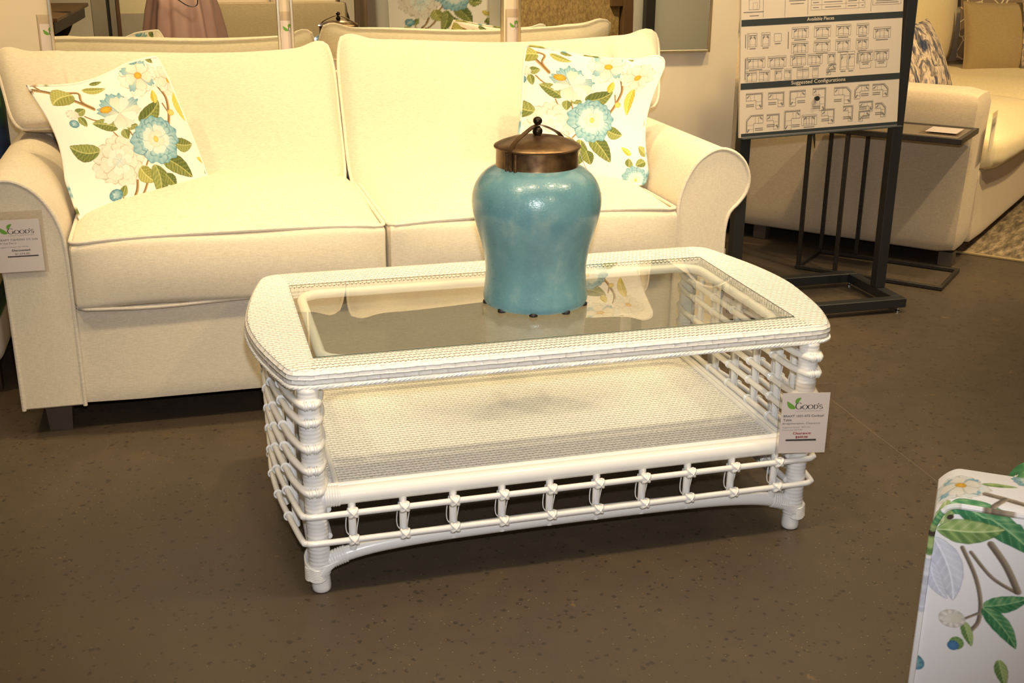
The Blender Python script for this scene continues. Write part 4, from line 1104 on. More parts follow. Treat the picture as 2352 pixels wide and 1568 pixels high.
for z0, z1 in ((.30, .345), (.195, .265)): seg(dk, -.288, z0, -.288, z1, .003); seg(ln, -.281, z0 - .005, -.281, z1 + .005)
seg(dk, -.130, .29, -.130, .345, .003); seg(dk, .135, .225, .135, .262, .003); seg(ln, .141, .222, .141, .266)
# suggested configurations
for x, z, w, h, sd, cv in ((-.252, .122, .062, .054, 1, 0), (-.170, .122, .060, .050, 1, 0), (-.090, .122, .060, .052, -1, 0), (-.006, .112, .050, .078, 1, 0), (.084, .120, .066, .058, 1, 1), (.158, .128, .056, .048, -1, 1), (.232, .128, .062, .046, 1, 1), (.178, .076, .054, .036, 1, 0),
                          (-.250, .044, .064, .062, -1, 1), (-.180, .048, .048, .052, 1, 0), (-.108, .048, .060, .066, -1, 0), (.030, .052, .050, .050, 1, 0), (.108, .056, .038, .054, 1, 0), (.172, .044, .044, .036, -1, 0), (.236, .060, .042, .050, 1, 1)): lshape(x, z, w, h, sd, cv)
icon(-.042, .044, .058, .036, 4)
# upper panel with option boxes and a price grid
for x in (-.225, -.145, -.060, .180): seg(ln, x, .397, x, .62)
rect(ln, -.277, .424, -.239, .456); rect(ln, -.117, .464, -.081, .500); rect(ln, -.277, .475, -.239, .505)
rect(ln, -.262, .424, -.247, .446, .0006)
for x, z, w in ((-.260, .416, .074), (-.258, .404, .034), (-.258, .467, .044), (-.100, .456, .040), (-.100, .446, .062), (-.100, .436, .050)): seg(dk, x - w / 2, z, x + w / 2, z, .0022)
for r_ in range(6):
    z = .418 + r_ * .0165; seg(ln, -.048, z - .006, .156, z - .006, .0007)
    for x, w in ((-.03, .022), (.035, .06 + .01 * (r_ % 3)), (.108, .034), (.148, .008)): seg(dk, x - w / 2, z + .002, x + w / 2, z + .002, .002)
for x in (-.048, -.008, .084, .133, .156): seg(ln, x, .412, x, .52, .0007)
rect(ln, .186, .418, .296, .458)
for q in range(5): seg(dk, .241 - .045 + .004 * (q % 3), .425 + q * .0065, .241 + .045 - .004 * (q % 2), .425 + q * .0065, .0018)
build(onboard(ln), 'diagram_lines', M['line_ink'], bd, smooth=0); build(onboard(dk), 'diagram_shading', M['line_ink'], bd, smooth=0)
mb = MB().tube([(-.02, .002, .117), (-.02, -.014, .117)], .0055, 14); mb.tube([(-.02, -.010, .117), (-.02, -.0135, .117)], .0085, 16)
build(onboard(mb), 'peg', M['black'], bd)
build(MB().tube([(1.372, 1.185, .665), (1.376, 1.18, .63), (1.380, 1.178, .60)], [.006, .004, .0012], 8), 'pointed_rod', M['black'], stand)  # small black pointed rod at the board's lower edge

# ------------------------------------------------------------------ iron C-shaped end table with a card on it
ct = empty('end_table', (1.63, 1.69, 0), math.radians(-47))
tag(ct, 'dark iron C-shaped end table with a glass top reaching over the oat sofa arm', 'end table')
CL, CWd, CZT = .592, .315, .592
f = MB()
def bar(lo, hi): f.box(lo, hi, .002, 1)
for z0_, z1_ in ((.002, .017),):
    bar((0, 0, z0_), (CL, .016, z1_)); bar((0, CWd - .016, z0_), (CL, CWd, z1_)); bar((0, .016, z0_), (.016, CWd - .016, z1_)); bar((CL - .016, .016, z0_), (CL, CWd - .016, z1_))
build(f, 'base_frame', M['iron'], ct, local=True, smooth=0)
for x, y in ((.012, .010), (.012, CWd - .010), (.165, .010), (.165, CWd - .010)):
    build(MB().box((x - .008, y - .008, .017), (x + .008, y + .008, CZT - .02), .0015, 1), 'post', M['iron'], ct, local=True, smooth=0)
f = MB()
bar((0, 0, CZT - .022), (CL, .02, CZT)); bar((0, CWd - .02, CZT - .022), (CL, CWd, CZT)); bar((0, .02, CZT - .022), (.02, CWd - .02, CZT)); bar((CL - .02, .02, CZT - .022), (CL, CWd - .02, CZT))
tp_ = build(f, 'top', M['iron'], ct, local=True, smooth=0)
build(MB().box((.02, .02, CZT - .012), (CL - .02, CWd - .02, CZT - .003)), 'glass_panel', M['smoked'], tp_, local=True, smooth=0)
pc = empty('card', (2.09, 1.447, CZT + .001), math.radians(-47)); OFF[pc.name] = None
tag(pc, 'white price card in a clear sleeve lying flat on the iron end table', 'card')
build(MB().box((-.058, -.066, .0012), (.058, .066, .0020)), 'printed_card', M['paper'], pc, local=True, smooth=0)
build(MB().box((-.085, -.070, .0), (.064, .070, .0010)).box((-.085, -.070, .0022), (.064, .070, .003)), 'clear_sleeve', M['acrylic'], pc, local=True, smooth=0)

# ------------------------------------------------------------------ oat-coloured sectional beyond the wall end
AS = math.radians(41.5)
sec = empty('sectional_sofa', (2.262, 1.495, 0), AS); OFF[sec.name] = None
tag(sec, 'oat linen sectional sofa with square arms beyond the diagram board', 'sofa')
def LB(name, m, c, s, r, fn=None, parent=sec, cuts=12): return build(MB().rbox(c, s, r, cuts, fn), name, m, parent, local=True)
def taper(q, p):
    return A(p[0] + (.012 * (1 - q[2]) * .5 if q[0] < 0 else 0), p[1] + (.012 * (1 - q[2]) if q[1] < 0 else 0), p[2] + .008 * (1 - q[0] ** 2) * max(q[2], 0))
a_ = LB('arm', M['grey_linen'], (.115, .52, .39), (.23, 1.06, .66), .045, taper)
LB('base', M['grey_linen'], (1.55, .53, .225), (2.66, 1.06, .33), .03)
LB('base', M['grey_linen'], (2.55, -.4, .225), (.95, .85, .33), .03)
LB('back', M['grey_linen'], (1.62, 1.16, .46), (3.25, .2, .8), .05)
LB('back', M['grey_linen'], (3.13, .1, .46), (.22, 1.8, .8), .05)
def crown(q, p): return A(p[0], p[1] - (.03 * (1 - q[0] ** 2) * (1 - q[2] ** 2) if q[1] < 0 else 0), p[2] + .05 * (1 - q[0] ** 4) * (1 - q[1] ** 4) * max(q[2], 0) + .006 * math.sin(q[0] * 9) * (1 - q[1] ** 2))
s1 = LB('seat_cushion', M['cream_cushion'], (.80, .46, .45), (1.14, 1.04, .17), .07, crown)
LB('seat_cushion', M['cream_cushion'], (2.18, .20, .45), (1.6, 1.5, .17), .07, crown)
def bulge(q, p): return A(p[0], p[1] - .06 * (1 - q[0] ** 2) * (1 - q[2] ** 2) * (-q[1] if q[1] < 0 else 0), p[2] + .02 * (1 - q[0] ** 2) * max(q[2], 0))
for x in (.82, 2.0): LB('back_cushion', M['cream_cushion'], (x, .87, .80), (1.16, .30, .54), .12, bulge)
def bulge2(q, p): return A(p[0] - .06 * (1 - q[1] ** 2) * (1 - q[2] ** 2) * (-q[0] if q[0] < 0 else 0), p[1], p[2])
LB('back_cushion', M['cream_cushion'], (2.90, -.02, .80), (.30, 1.1, .54), .12, bulge2)
for x, y in ((.08, .06), (.08, .88), (2.9, .9), (2.9, -.7)): LB('leg', M['legwood'], (x, y, .031), (.06, .06, .062), .004, None, sec, 2)
def cushion(name, mat, loc, rz, lean, size, T, label, seed, group=None):
    """square cushion standing on its lower edge; faces -y before turning by rz, leans back by lean"""
    o = empty(name, loc, rz); OFF[o.name] = None; tag(o, label, 'pillow', group)
    L = Matrix.Rotation(-lean, 3, 'X'); s = size
    cor = [np.array(L @ Vector(c)) for c in ((-s / 2, 0, s), (s / 2, 0, s), (s / 2, 0, 0), (-s / 2, 0, 0))]
    mb, seam = patch(cor, T, 40, .42, .06, 1, .8, .006, seed)
    bdy = build(mb, 'cover', mat, o, local=True, smooth=180)
    build(MB().tube(seam, .004, 6, closed=True), 'seam', mat, bdy, local=True)
    return o
def S2W(u, v, z): return (2.262 + u * math.cos(AS) - v * math.sin(AS), 1.495 + u * math.sin(AS) + v * math.cos(AS), z)
cushion('throw_pillow', M['ikat'], S2W(.36, .345, .54), AS, math.radians(22), .42, .15, 'indigo streaked pillow half hidden behind the black stand post', 11, 'indigo streaked pillows on the oat sectional')
cushion('throw_pillow', M['ikat'], S2W(.82, .33, .54), AS, math.radians(24), .42, .15, 'indigo streaked pillow beside the pale back cushion, between its twin and the khaki pillow', 12, 'indigo streaked pillows on the oat sectional')
cushion('throw_pillow', M['khaki'], S2W(2.30, .40, .545), AS - .90, math.radians(14), .41, .17, 'plain khaki velvet pillow standing on the oat sectional seat', 13)
cushion('throw_pillow', M['lines'], S2W(2.62, .46, .60), AS - .95, math.radians(12), .52, .18, 'taupe pillow with white crossing lines behind the khaki pillow', 14)
cushion('throw_pillow', M['ikat'], S2W(2.46, .11, .55), AS - .9, math.radians(12), .44, .16, 'indigo streaked pillow beyond the khaki pillow, overlapping the line-patterned one', 15, 'indigo streaked pillows on the oat sectional')
price_tag(S2W(.105, -.040, .49), AS + .06, .10, .125, 'clear price tag seen edge-on at the front of the oat sectional arm', [], True)
# rug under it
rg = empty('area_rug', (2.47, 1.73, 0), AS); OFF[rg.name] = None
tag(rg, 'faded brown and cream area rug in front of the oat sectional', 'rug')
g_ = np.linspace(0, 1, 40)
build(MB().box((0, -1.9, .0005), (2.6, .42, .009), .002, 1), 'pile', M['rug'], rg, local=True, smooth=0)
build(MB().box((-.014, -1.9, .0005), (0, .42, .010), .002, 1), 'bound_edge', M['khaki'], rg, local=True, smooth=0)

# ------------------------------------------------------------------ floral wing chair at the near right
AC = math.radians(-36.2)
ch = empty('lounge_chair', (.192, -1.306, 0), AC); OFF[ch.name] = None
tag(ch, 'white low lounge chair in large green botanical print, seen from behind on the bare floor', 'chair')
CP = Canvas(-.12, .95, -.05, 1.25, 900, (240, 238, 238))
def D(px, py): x = (px - 272) / 5150; return (x, .609 - .000245 * (py - 330) + .0000407 * (px - 275))
GP = [((84, 116, 66), (142, 168, 98), (196, 208, 148)), ((46, 104, 66), (78, 138, 92), (158, 190, 132)), ((120, 138, 84), (166, 184, 120), (206, 212, 160)), ((188, 190, 202), (206, 208, 220), (226, 226, 236))]
def bigprint(dx, dz, sc=1.0):
    q = lambda x, y: (D(x, y)[0] * sc + dx, D(x, y)[1] * sc + dz)
    k = sc / 5150
    BR, BH_ = (104, 92, 80), (166, 152, 130)
    CP.leaf(q(270, 590), q(470, 1000), 210 * k, GP[3], .08)
    CP.leaf(q(285, 760), q(430, 990), 120 * k, GP[3], -.1)
    CP.branch([q(480, 660), q(590, 840), q(650, 1000), q(658, 1130), q(622, 1190)], 30 * k, BR, BH_)
    CP.branch([q(540, 690), q(700, 850), q(870, 945)], 26 * k, BR, BH_)
    CP.branch([q(660, 640), q(780, 780), q(880, 940)], 48 * k, BR, BH_)
    CP.branch([q(652, 1080), q(565, 1118)], 18 * k, BR, BH_)
    CP.leaf(q(330, 500), q(330, 300), 130 * k, GP[2])
    CP.leaf(q(360, 350), q(960, 720), 230 * k, GP[1], .06, 8)
    CP.leaf(q(295, 530), q(735, 552), 190 * k, GP[0], -.06, 6)
    CP.leaf(q(672, 1035), q(960, 980), 130 * k, GP[1], -.05)
    CP.leaf(q(672, 1045), q(930, 1310), 130 * k, GP[1], .06)
    CP.leaf(q(560, 1135), q(638, 1300), 75 * k, GP[0])
    CP.leaf(q(190, 1490), q(225, 1600), 90 * k, GP[1]); CP.leaf(q(830, 1385), q(900, 1560), 90 * k, GP[0])
    CP.flower(q(480, 1118), 92 * k, 'wbud', 3); CP.disc(q(535, 1280), 50 * k, 52 * k, (128, 164, 96)); CP.disc(q(515, 1295), 40 * k, 40 * k, (84, 130, 178), (60, 92, 130))
    CP.flower(q(262, 1425), 78 * k, 'bud', 5); CP.disc(q(372, 462), 22 * k, 20 * k, (70, 58, 50))
    CP.flower(q(420, 190), 190 * k, 'daisy', 8); CP.leaf(q(560, 160), q(800, 175), 60 * k, GP[0])
    CP.branch([q(590, 275), q(720, 320), q(880, 380)], 50 * k, BR, BH_); CP.branch([q(720, 320), q(640, 400)], 40 * k, BR, BH_)
    CP.flower(q(900, 60), 150 * k, 'blue', 9); CP.flower(q(1350, 900), 330 * k, 'blue', 19)
for dx, dz in ((0, 0), (.40, .12), (.22, -.33), (.05, .43), (.52, -.22), (.45, .55)): bigprint(dx, dz)
for a_, b_, w_ in (((.19, .90), (.36, .74), .11), ((.21, .72), (.40, .82), .10), ((.45, .70), (.60, .86), .10)): CP.leaf(a_, b_, w_, GP[1], .05)
xs = np.r_[np.linspace(0, .165, 200), np.linspace(.168, .78, 220)]
zs = np.r_[np.linspace(.03, .272, 90), np.linspace(.275, .585, 380)]
tz = np.linspace(0, PI / 2, 40)[1:]
R_ = .022; AW = .115
# one skin over outer face, rounded top edge and top
sec_ = [(0.0, z, z) for z in zs]
sec_ += [(R_ - R_ * math.cos(a), .585 + R_ * math.sin(a) - .005, .585 + R_ * a) for a in tz]
sec_ += [(y, .602 + .004 * math.sin(PI * (y - R_) / (AW - R_)), .585 + R_ * PI / 2 + y - R_) for y in np.linspace(R_, AW, 60)[1:]]
sec_ += [(AW, z, .7 + .6 - z) for z in np.linspace(.59, .3, 12)]
S_ = np.array(sec_)
n_in = len(S_)
P = np.zeros((len(xs), n_in, 3)); Q = np.zeros((len(xs), n_in, 2))
for i, x in enumerate(xs):
    rr = .03                                        # rounded front corner at the top
    dz = 0
    e = max(0, 1 - x / .03)
    for_ = 1 - e * e
    P[i, :, 0] = x; P[i, :, 1] = S_[:, 0]; P[i, :, 2] = S_[:, 1] - np.clip((S_[:, 1] - .54) / .06, 0, 1) * .022 * e * e
    P[i, :, 1] += .006 * e * e * (S_[:, 0] < .01)
    Q[i, :, 0] = x; Q[i, :, 1] = S_[:, 2]
mb = MB().grid(P, col=CP.sample(Q[..., 0], Q[..., 1]))
b0_ = len(mb.V[0]) - len(xs) * n_in
mb.F.append(tuple(range(n_in))); mb.FM.append(0)                       # closes the narrow side edge
ar = build(mb, 'back', M['floral'], ch, local=True, smooth=50, col=True)
ez = lambda x: .596 - .021 * max(0, 1 - x / .03) ** 2
pp = [(-.001, .002, z) for z in np.linspace(.03, .548, 30)] + [(.0005, .002, .562), (.006, .0025, .5775)] + [(x, .003, ez(x)) for x in np.r_[np.linspace(.013, .04, 5), np.linspace(.06, .78, 40)]]
pp = resample(spline(np.array(pp), 3), 500)
pm = MB().tube(pp, .0042, 8); pm.C = [np.repeat(CP.sample(pp[:, 0] + .02, pp[:, 2] + .03), 8, 0)]
build(pm, 'piping', M['floral'], ar, local=True, col=True)
def cbox(name, c, s, r, fn=None, uvp=(0, 2), sc=1.0, off=(0, 0), cuts=40):
    mb = MB().rbox(c, s, r, cuts, fn); V = np.concatenate(mb.V)
    mb.C = [CP.sample(V[:, uvp[0]] * sc + off[0], V[:, uvp[1]] * sc + off[1])]
    return build(mb, name, M['floral'], ch, local=True, col=True, smooth=180)
cbox('seat_base', (.42, .36, .18), (.60, .48, .26), .02, None, (1, 2))
cbox('seat_cushion', (.43, .345, .376), (.62, .46, .15), .045, lambda q, p: A(p[0], p[1], p[2] + .02 * (1 - q[0] ** 2) * (1 - q[1] ** 2) * max(q[2], 0)), (0, 1), 1.0, (.1, .3), 110)
for x, y in ((.05, .055), (.72, .055), (.16, .55), (.66, .55)): build(MB().box((x - .022, y - .022, 0), (x + .022, y + .022, .06), .003, 1), 'leg', M['darkwood'], ch, local=True, smooth=0)

# floral wing chair behind the photographer, known from the mirrors
wc = empty('armchair', (1.02, -2.55, 0)); tag(wc, 'floral upright armchair seen in the mirrors, its near wing lit white', 'armchair')
def wbox(name, c, s, r, fn=None, ax=(0, 2), cuts=60):
    mb = MB().rbox(c, s, r, cuts, fn); V = np.concatenate(mb.V)
    mb.C = [PRINT.sample((V[:, ax[0]] - .60) / .78, (1.22 - V[:, ax[1]]) / .62)]
    return build(mb, name, M['floral'], wc, col=True, smooth=180)
wbox('back', (1.02, -2.62, .68), (.86, .16, .96), .05, lambda q, p: A(p[0], p[1] - .05 * p[2], p[2]), (0, 2), 110)
wbox('seat', (1.02, -2.27, .27), (.78, .62, .34), .05, None, (0, 1), 30)
for x in (.59, 1.45):
    wbox('wing', (x, -2.45, .76), (.09, .44, .74), .035, lambda q, p: A(p[0], p[1] - .06 * q[2] * (q[1] > 0), p[2]), (1, 2), 40); wbox('arm', (x, -2.22, .30), (.11, .66, .48), .03, None, (1, 2), 24)
for x in (.64, 1.40):
    for y in (-1.98, -2.62): build(MB().box((x - .022, y - .022, 0), (x + .022, y + .022, .11), .003, 1), 'leg', M['darkwood'], wc, smooth=0)

# a floral chair back glimpsed past the far sofa arm
fc = empty('armchair', (-1.62, 1.45, 0)); tag(fc, 'dark blue and green floral armchair at the wall past the cream sofa arm', 'armchair')
DP = Canvas(-2.2, -1.2, 0, 1.1, 500, (236, 224, 200)); 
for k in range(26):
    R0 = random.Random(k); x, z = R0.uniform(-2.1, -1.28), R0.uniform(.1, 1.0)
    DP.leaf((x, z), (x + R0.uniform(-.12, .12), z + R0.uniform(-.14, .14) + .02), .07, ((28, 50, 46), (50, 84, 62), (120, 136, 70)))
for k in range(12):
    R0 = random.Random(90 + k); DP.disc((R0.uniform(-2.1, -1.28) if k else -1.315, R0.uniform(.3, .95) if k else .66), .05, .06, (44, 62, 92), (26, 40, 66))
def dbox(name, c, s, r):
    mb = MB().rbox(c, s, r, 30); V = np.concatenate(mb.V); mb.C = [DP.sample(V[:, 0], V[:, 2])]
    return build(mb, name, M['floral'], fc, col=True)
dbox('back', (-1.66, 1.60, .52), (.70, .14, .92), .05); dbox('seat', (-1.66, 1.28, .26), (.66, .50, .36), .05)
for x in (-1.95, -1.37):
    for y in (1.08, 1.62): build(MB().box((x - .02, y - .02, 0), (x + .02, y + .02, .09), .002, 1), 'leg', M['darkwood'], fc, smooth=0)

# ------------------------------------------------------------------ what the mirrors show: the room behind the camera
per = empty('person', (-.705, -2.965, 0), -.10); OFF[per.name] = None
tag(per, 'person in a long mauve skirt standing and holding a camera, seen in the mirror', 'person')
def skin_body(name, chains, mat, parent, sub=2):
    """chains: list of [(xyz, radius)...]; first vertex of all is the pelvis root; a chain may start from (chain, index)"""
    V, E, Rr, idx = [], [], [], []
    for ch_ in chains:
        ids = []
        start = None
        if isinstance(ch_[0], tuple) and ch_[0][0] == 'from': start = idx[ch_[0][1]][ch_[0][2]]; ch_ = ch_[1:]
        prev = start
        for p, r in ch_:
            V.append(p); Rr.append(r); i = len(V) - 1
            if prev is not None: E.append((prev, i))
            prev = i; ids.append(i)
        idx.append(ids)
    me = bpy.data.meshes.new(name); me.from_pydata(V, E, []); me.update()
    me.materials.append(mat)
    o = bpy.data.objects.new(name, me); COL.objects.link(o); o.parent = parent
    md = o.modifiers.new('skin', 'SKIN'); md.use_smooth_shade = True
    for i, r in enumerate(Rr): me.skin_vertices[0].data[i].radius = (r, r) if not isinstance(r, tuple) else r
    me.skin_vertices[0].data[0].use_root = True
    sb = o.modifiers.new('sub', 'SUBSURF'); sb.levels = sub; sb.render_levels = sub
    return o
body = [[((0, 0, .90), (.15, .11)), ((0, 0, 1.04), (.125, .09)), ((0, .005, 1.18), (.13, .095)), ((0, .0, 1.30), (.14, .095)), ((0, 0, 1.37), (.075, .06)), ((0, .015, 1.43), .046), ((0, .03, 1.48), .055), ((0, .045, 1.54), (.072, .085)), ((0, .04, 1.60), (.068, .08)), ((0, .035, 1.635), .045)]]
for s in (-1, 1):
    body.append([('from', 0, 3), ((s * .165, -.005, 1.325), .055), ((s * .225, .09, 1.12), .040), ((s * .19, .19, 1.17), .036), ((s * .105, .31, 1.285), .026), ((s * .085, .345, 1.31), (.036, .022))])
    body.append([('from', 0, 0), ((s * .09, 0, .80), .095), ((s * .095, .02, .47), .058), ((s * .095, -.02, .28), .052), ((s * .095, -.03, .085), .034), ((s * .10, .06, .04), .034), ((s * .10, .13, .028), .026)])
for s, ci in ((-1, 1), (1, 3)):
    for k, (dz, ln_) in enumerate(((.028, .07), (.010, .078), (-.008, .072), (-.026, .058))):
        body.append([('from', ci, 4), ((s * .078, .368, 1.315 + dz), .0095), ((s * (.078 - .02), .368 + ln_ * .4, 1.317 + dz), .0088), ((s * (.078 - .045), .368 + ln_ * .25, 1.317 + dz), .0078)])
    body.append([('from', ci, 4), ((s * .07, .335, 1.345), .010), ((s * .045, .345, 1.352), .0085)])
pb = skin_body('body', body, M['skin'], per)
# face, ears
mb = MB().ball((0, .128, 1.555), .011, 10, (.8, 1, 1.3))
for s in (-1, 1): mb.ball((s * .074, .03, 1.56), .017, 10, (.45, .9, 1.4))
build(mb, 'face_feature', M['skin'], pb, local=True)
mb = MB()
for s in (-1, 1): mb.ball((s * .03, .118, 1.585), .0095, 10, (1.2, .5, .7))
mb.tube([(x, .121 - x * x * 6, 1.515) for x in np.linspace(-.025, .025, 8)], .004, 6)
build(mb, 'eyes_and_mouth', M['hair'], pb, local=True)
hp = []
an = np.linspace(0, 2 * PI, 40, endpoint=False)
for z, rx, ry, y in ((1.665, .005, .005, .02), (1.66, .045, .05, .02), (1.64, .075, .082, .018), (1.60, .087, .094, .012), (1.55, .090, .092, -.004), (1.49, .088, .078, -.022), (1.43, .085, .06, -.035), (1.38, .075, .04, -.045)):
    row = []
    for a in an:
        x_, y_ = rx * math.cos(a), ry * math.sin(a)
        if math.sin(a) > .25 and z < 1.62: y_ = min(y_, .02)
        row.append((x_ * (1 + .03 * math.sin(a * 9)), y + y_, z))
    hp.append(row)
build(MB().grid(np.array(hp), cv=True), 'hair', M['hair'], per, local=True, smooth=180)
pr = []
for k, (z, r, dp, fo) in enumerate(((.99, .150, .78, 0), (.95, .170, .8, .004), (.86, .215, .8, .010), (.76, .238, .82, .016), (.62, .262, .84, .020), (.45, .295, .86, .02), (.28, .318, .88, .024), (.14, .335, .9, .026))):
    row = []
    for a in np.linspace(0, 2 * PI, 180, endpoint=False):
        q = r + fo * (math.sin(a * 11 + k * .25) + .6 * math.sin(a * 17 + 1.3 - k * .2))
        row.append((q * math.cos(a), q * dp * math.sin(a), z))
    pr.append(row)
sk = np.array(pr)
mb = MB().grid(sk, cv=True)
sk_o = build(mb, 'skirt', M['skirt'], per, local=True, smooth=180)
so = sk_o.modifiers.new('thick', 'SOLIDIFY'); so.thickness = .003
top_ = []
for z, r, dp in ((.97, .155, .78), (1.05, .142, .78), (1.15, .148, .8), (1.25, .165, .75), (1.33, .165, .68), (1.385, .10, .75), (1.41, .062, .95)):
    top_.append([(r * math.cos(a), r * dp * math.sin(a), z) for a in np.linspace(0, 2 * PI, 48, endpoint=False)])
bl_ = build(MB().grid(np.array(top_), cv=True, flip=True), 'blouse', M['blouse'], per, local=True, smooth=180)
slv = MB()
for s in (-1, 1): slv.tube(spline([(s * .14, 0, 1.335), (s * .178, .02, 1.28), (s * .225, .09, 1.12), (s * .19, .19, 1.17), (s * .12, .29, 1.265)], 5), np.linspace(.066, .04, 21), 14)
build(slv, 'sleeve', M['blouse'], bl_, local=True)
sh = MB()
for s in (-1, 1): sh.rbox((s * .10, .045, .032), (.085, .235, .064), .03, 8)
build(sh, 'shoe', M['shoe'], per, local=True)
# the camera in her hands, behind the viewpoint
cm = empty('camera_body', (-.762, -2.63, 1.28)); tag(cm, 'black hand-held photo camera with a neck strap, held by the person in the mauve skirt', 'camera')
mb = MB().box((-.832, -2.665, 1.292), (-.692, -2.605, 1.386), .012, 3); mb.box((-.795, -2.66, 1.386), (-.729, -2.61, 1.410), .008, 2)
build(mb, 'housing', M['black'], cm)
build(MB().lathe([(.0005, 0), (.033, 0), (.035, .01), (.034, .03), (.0005, .03)], (0, 0, 0), 24, cap=False).tube([(0, 0, 0), (0, 0, .002)], .03, 12), 'lens', M['black'], cm, local=True).matrix_local = Matrix.Translation((0, .005, .055)) @ Matrix.Rotation(-PI / 2, 4, 'X')
build(MB().tube(spline([(-.842, -2.64, 1.35), (-.87, -2.70, 1.15), (-.80, -2.705, .92), (-.70, -2.715, .82), (-.635, -2.715, .795), (-.60, -2.715, .83), (-.63, -2.705, 1.0), (-.676, -2.69, 1.15), (-.686, -2.64, 1.35)], 6), .007, 8, flat=(1, .5)), 'neck_strap', M['black'], cm)

# tan sofa seen from behind
ts = empty('sofa', (.02, -4.6, 0)); tag(ts, 'tan woven sofa seen from behind in the mirror, past the mauve skirt', 'sofa')
build(MB().rbox((.015, -4.36, .40), (1.24, .14, .64), .03, 8), 'back', M['tan'], ts)
build(MB().rbox((.015, -4.80, .24), (1.24, .76, .32), .04, 8), 'base', M['tan'], ts)
for x in (-.28, .31): build(MB().rbox((x, -4.52, .68), (.58, .2, .42), .08, 10, lambda q, p: A(p[0], p[1], p[2] + .02 * (1 - q[0] ** 2) * max(q[2], 0))), 'back_cushion', M['grey_linen'], ts)
for x in (-.58, .61): build(MB().rbox((x, -4.78, .36), (.12, .86, .56), .05, 8), 'arm', M['tan'], ts)
for x in (-.55, .58):
    for y in (-4.35, -5.12): build(MB().box((x - .025, y - .025, 0), (x + .025, y + .025, .085), .002, 1), 'leg', M['darkwood'], ts, smooth=0)
# drapery with deep folds
dr = empty('drapery', (.78, -4.2, 0)); tag(dr, 'brown folded drapery hanging between the tan sofa and the floral wing chair in the mirror', 'drapery')
xs_ = np.linspace(.66, .98, 70); zz_ = np.linspace(.03, 3.05, 30)
F_ = np.array([[(x + .012 * math.sin(z * 2.1), -4.16 + .035 * math.sin(x * 52 + .5 * math.sin(z)), z) for z in zz_] for x in xs_])
G_ = F_[::-1].copy(); G_[..., 1] -= .012
build(MB().grid(np.concatenate([F_, G_]), cu=True), 'fabric', M['drape'], dr, smooth=180)
build(MB().tube([(.60, -4.165, 3.06), (1.04, -4.165, 3.06)], .014, 10), 'rod', M['iron'], dr)
# tweed chair with a wooden post
tc = empty('armchair', (2.4, -3.8, 0)); tag(tc, 'tan tweed armchair with a brown wooden post, reflected in the gold-edged mirror', 'armchair')
build(MB().rbox((2.34, -3.68, .60), (.92, .14, .86), .04, 10), 'back', M['tweed'], tc); build(MB().rbox((2.34, -4.05, .30), (.90, .62, .30), .05, 8), 'seat', M['tweed'], tc)
build(MB().box((2.805, -3.66, 0), (2.965, -3.56, 1.06), .006, 2).box((2.70, -3.64, .705), (2.805, -3.57, .80), .004, 1), 'post', M['topwood'], tc, smooth=0)
build(MB().box((1.74, -3.66, 0), (1.86, -3.56, 1.06), .006, 2), 'post', M['topwood'], tc, smooth=0)
for x in (1.95, 2.73): build(MB().box((x - .025, -4.33, 0), (x + .025, -4.28, .16), .002, 1), 'leg', M['topwood'], tc, smooth=0)
# grey partition far behind the photographer
struct('wall_partition', (3.55, -5.62, 0), (5.2, -5.52, 3.1), M['greywall'])
# dark wood table
dt = empty('dining_table', (-1.55, -3.14, 0), math.radians(3.6)); OFF[dt.name] = None
tag(dt, 'dark wood dining table with a curved pedestal base, corner reflected in the mirror', 'table')
build(MB().box((-1.05, -1.7, .672), (0, 0, .70), .004, 2), 'top', M['topwood'], dt, local=True, smooth=0)
build(MB().box((-1.02, -1.67, .585), (-.03, -.03, .672), .003, 1), 'apron', M['darkwood'], dt, local=True, smooth=0)
for y in (-.35, -1.35):
    mb = MB().tube(spline([(-.12, y, .585), (-.20, y, .46), (-.42, y, .38), (-.50, y, .25), (-.36, y, .10), (-.12, y, .03)], 6), .04, 10); mb.tube(spline([(-.92, y, .585), (-.84, y, .46), (-.62, y, .38), (-.54, y, .25), (-.68, y, .10), (-.92, y, .03)], 6), .04, 10)
    mb.box((-.97, y - .05, 0), (-.07, y + .05, .045), .004, 1)
    build(mb, 'leg', M['darkwood'], dt, local=True)
# grey-brown folding screen
fs = empty('folding_screen', (-1.235, -3.42, 0)); tag(fs, 'grey-brown upright folding screen reflected between the dark table and the mauve skirt', 'screen')
for a, b in ((-1.337, -1.233), (-1.210, -1.165)):
    build(MB().box((a, -3.45, .0), (b, -3.42, 1.65), .004, 1), 'panel', M['greybrown'], fs, smooth=0)
build(MB().box((-1.233, -3.448, .05), (-1.210, -3.436, 1.62), 0), 'dark_gap_strip', M['black'], fs, smooth=0)  # black strip in place of the dark gap between the panels
build(MB().box((-1.165, -3.45, 0), (-1.140, -3.41, 1.65), .003, 1), 'edge_post', M['topwood'], fs, smooth=0)
pbx = empty('storage_box', (-1.1, -5.1, 0)); tag(pbx, 'pale cloth-covered storage box reflected behind the mauve skirt', 'box')
build(MB().rbox((-1.12, -5.15, .30), (.36, .3, .60), .015, 6), 'body', M['greybrown'], pbx); build(MB().rbox((-1.12, -5.15, .72), (.30, .26, .25), .012, 6), 'lid', M['pale_box'], pbx)  # grey body colour stands for shade on the pale box's lower part

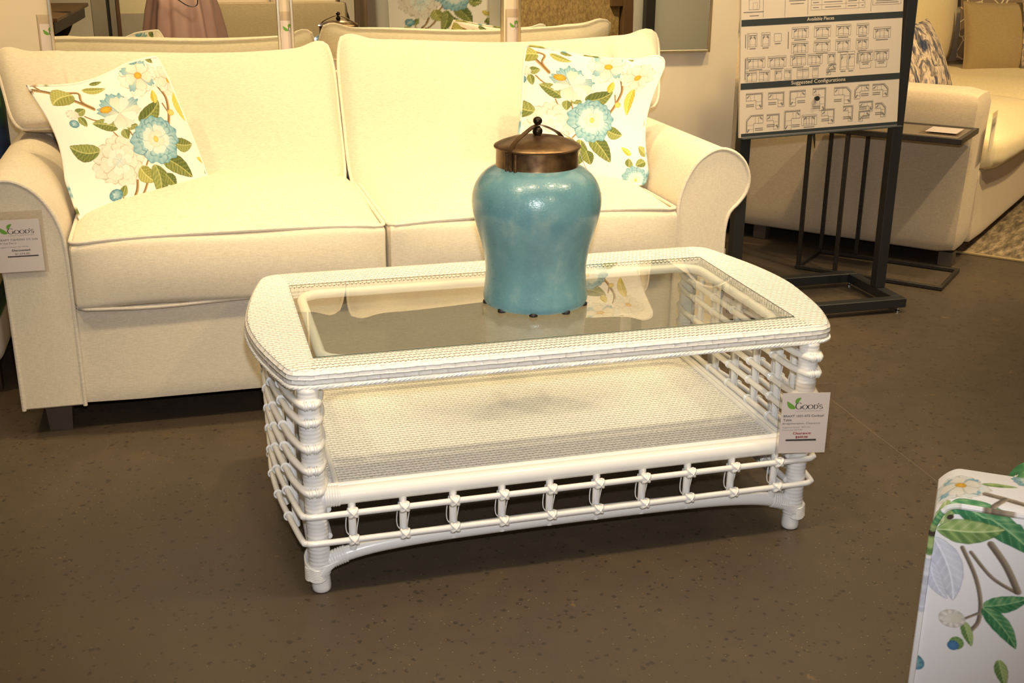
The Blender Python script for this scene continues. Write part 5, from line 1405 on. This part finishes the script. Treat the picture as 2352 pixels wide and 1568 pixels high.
# ------------------------------------------------------------------ light: ceiling spots, added soft fill, camera flash
WARM = (1.0, .73, .36)
def spot(name, loc, aim, W, size=62, blend=.55, col=WARM, r=.05):
    L = bpy.data.lights.new(name, 'SPOT'); L.energy = W; L.color = col; L.spot_size = math.radians(size); L.spot_blend = blend; L.shadow_soft_size = r
    o = bpy.data.objects.new(name, L); COL.objects.link(o); o.location = loc
    o.rotation_euler = (Vector(aim) - Vector(loc)).to_track_quat('-Z', 'Y').to_euler()
    return o
spot('ceiling_spot', (-.95, .45, 3.0), (-.75, 1.2, .6), 116, 60)
spot('ceiling_spot', (.0, .40, 3.0), (0, 1.2, .6), 124, 60)
spot('ceiling_spot', (.85, .45, 3.0), (.6, 1.2, .6), 116, 60)
for x, w_ in ((-1.5, 80), (-.55, 68), (.6, 68), (1.5, 80)): spot('ceiling_spot', (x, -.85, 3.0), (x * .25, 0, .35), w_, 52, .55, (1.0, .77, .44), .12)
spot('ceiling_spot', (1.85, .55, 3.0), (1.3, 1.7, .8), 150, 64)
spot('ceiling_spot', (-1.9, .7, 3.0), (-1.4, 1.7, .8), 100, 64)
spot('ceiling_spot', (3.3, .6, 3.0), (3.2, 2.2, .5), 280, 70)
spot('ceiling_spot', (2.4, -.4, 3.0), (2.0, 1.0, 0), 150, 74, .55, (1, .8, .52))
spot('ceiling_spot', (1.5, -2.3, 3.0), (1.6, -4.2, .6), 480, 90, .55, (1, .8, .5))
spot('ceiling_spot', (-.9, -2.9, 3.0), (-.8, -4.4, .4), 330, 90, .55, (1, .8, .5))
spot('ceiling_spot', (.654, -3.92, 2.8), (-.149, 1.685, 1.015), 90, 40, .6, WARM, .055)
spot('ceiling_spot', (-.3, -1.3, 3.0), (-.72, -3.0, .7), 120, 50, .55, (1, .8, .55), .3)  # unseen spot added to brighten the front of the skirt
spot('ceiling_spot', (4.2, -4.2, 3.0), (4.2, -5.6, .6), 300, 70, .55, (1, .90, .72))
def panel(loc, sx, sy, W, col=(1.0, .80, .52)):  # soft overhead fill added to lift the shadows, no fitting there
    L = bpy.data.lights.new('soft_fill', 'AREA'); L.shape = 'RECTANGLE'; L.size = sx; L.size_y = sy; L.energy = W; L.color = col
    o = bpy.data.objects.new('soft_fill', L); COL.objects.link(o); o.location = loc
panel((.2, -.6, 3.06), 3.2, 2.4, 34); panel((2.6, 1.4, 3.06), 2.4, 2.4, 32)
fl = spot('camera_flash', (CX + .02, CY + .02, CZ + .13), (.25, 1.1, .35), 150, 74, .9, (.96, .97, 1.0), .022)
w = bpy.data.worlds.new('world'); SC.world = w; w.use_nodes = True
w.node_tree.nodes['Background'].inputs[0].default_value = (.9, .75, .5, 1); w.node_tree.nodes['Background'].inputs[1].default_value = .02
vs = SC.view_settings
vs.view_transform = 'Standard'; vs.look = 'None'; vs.exposure = -0.12; vs.gamma = 1.0; vs.use_curve_mapping = False
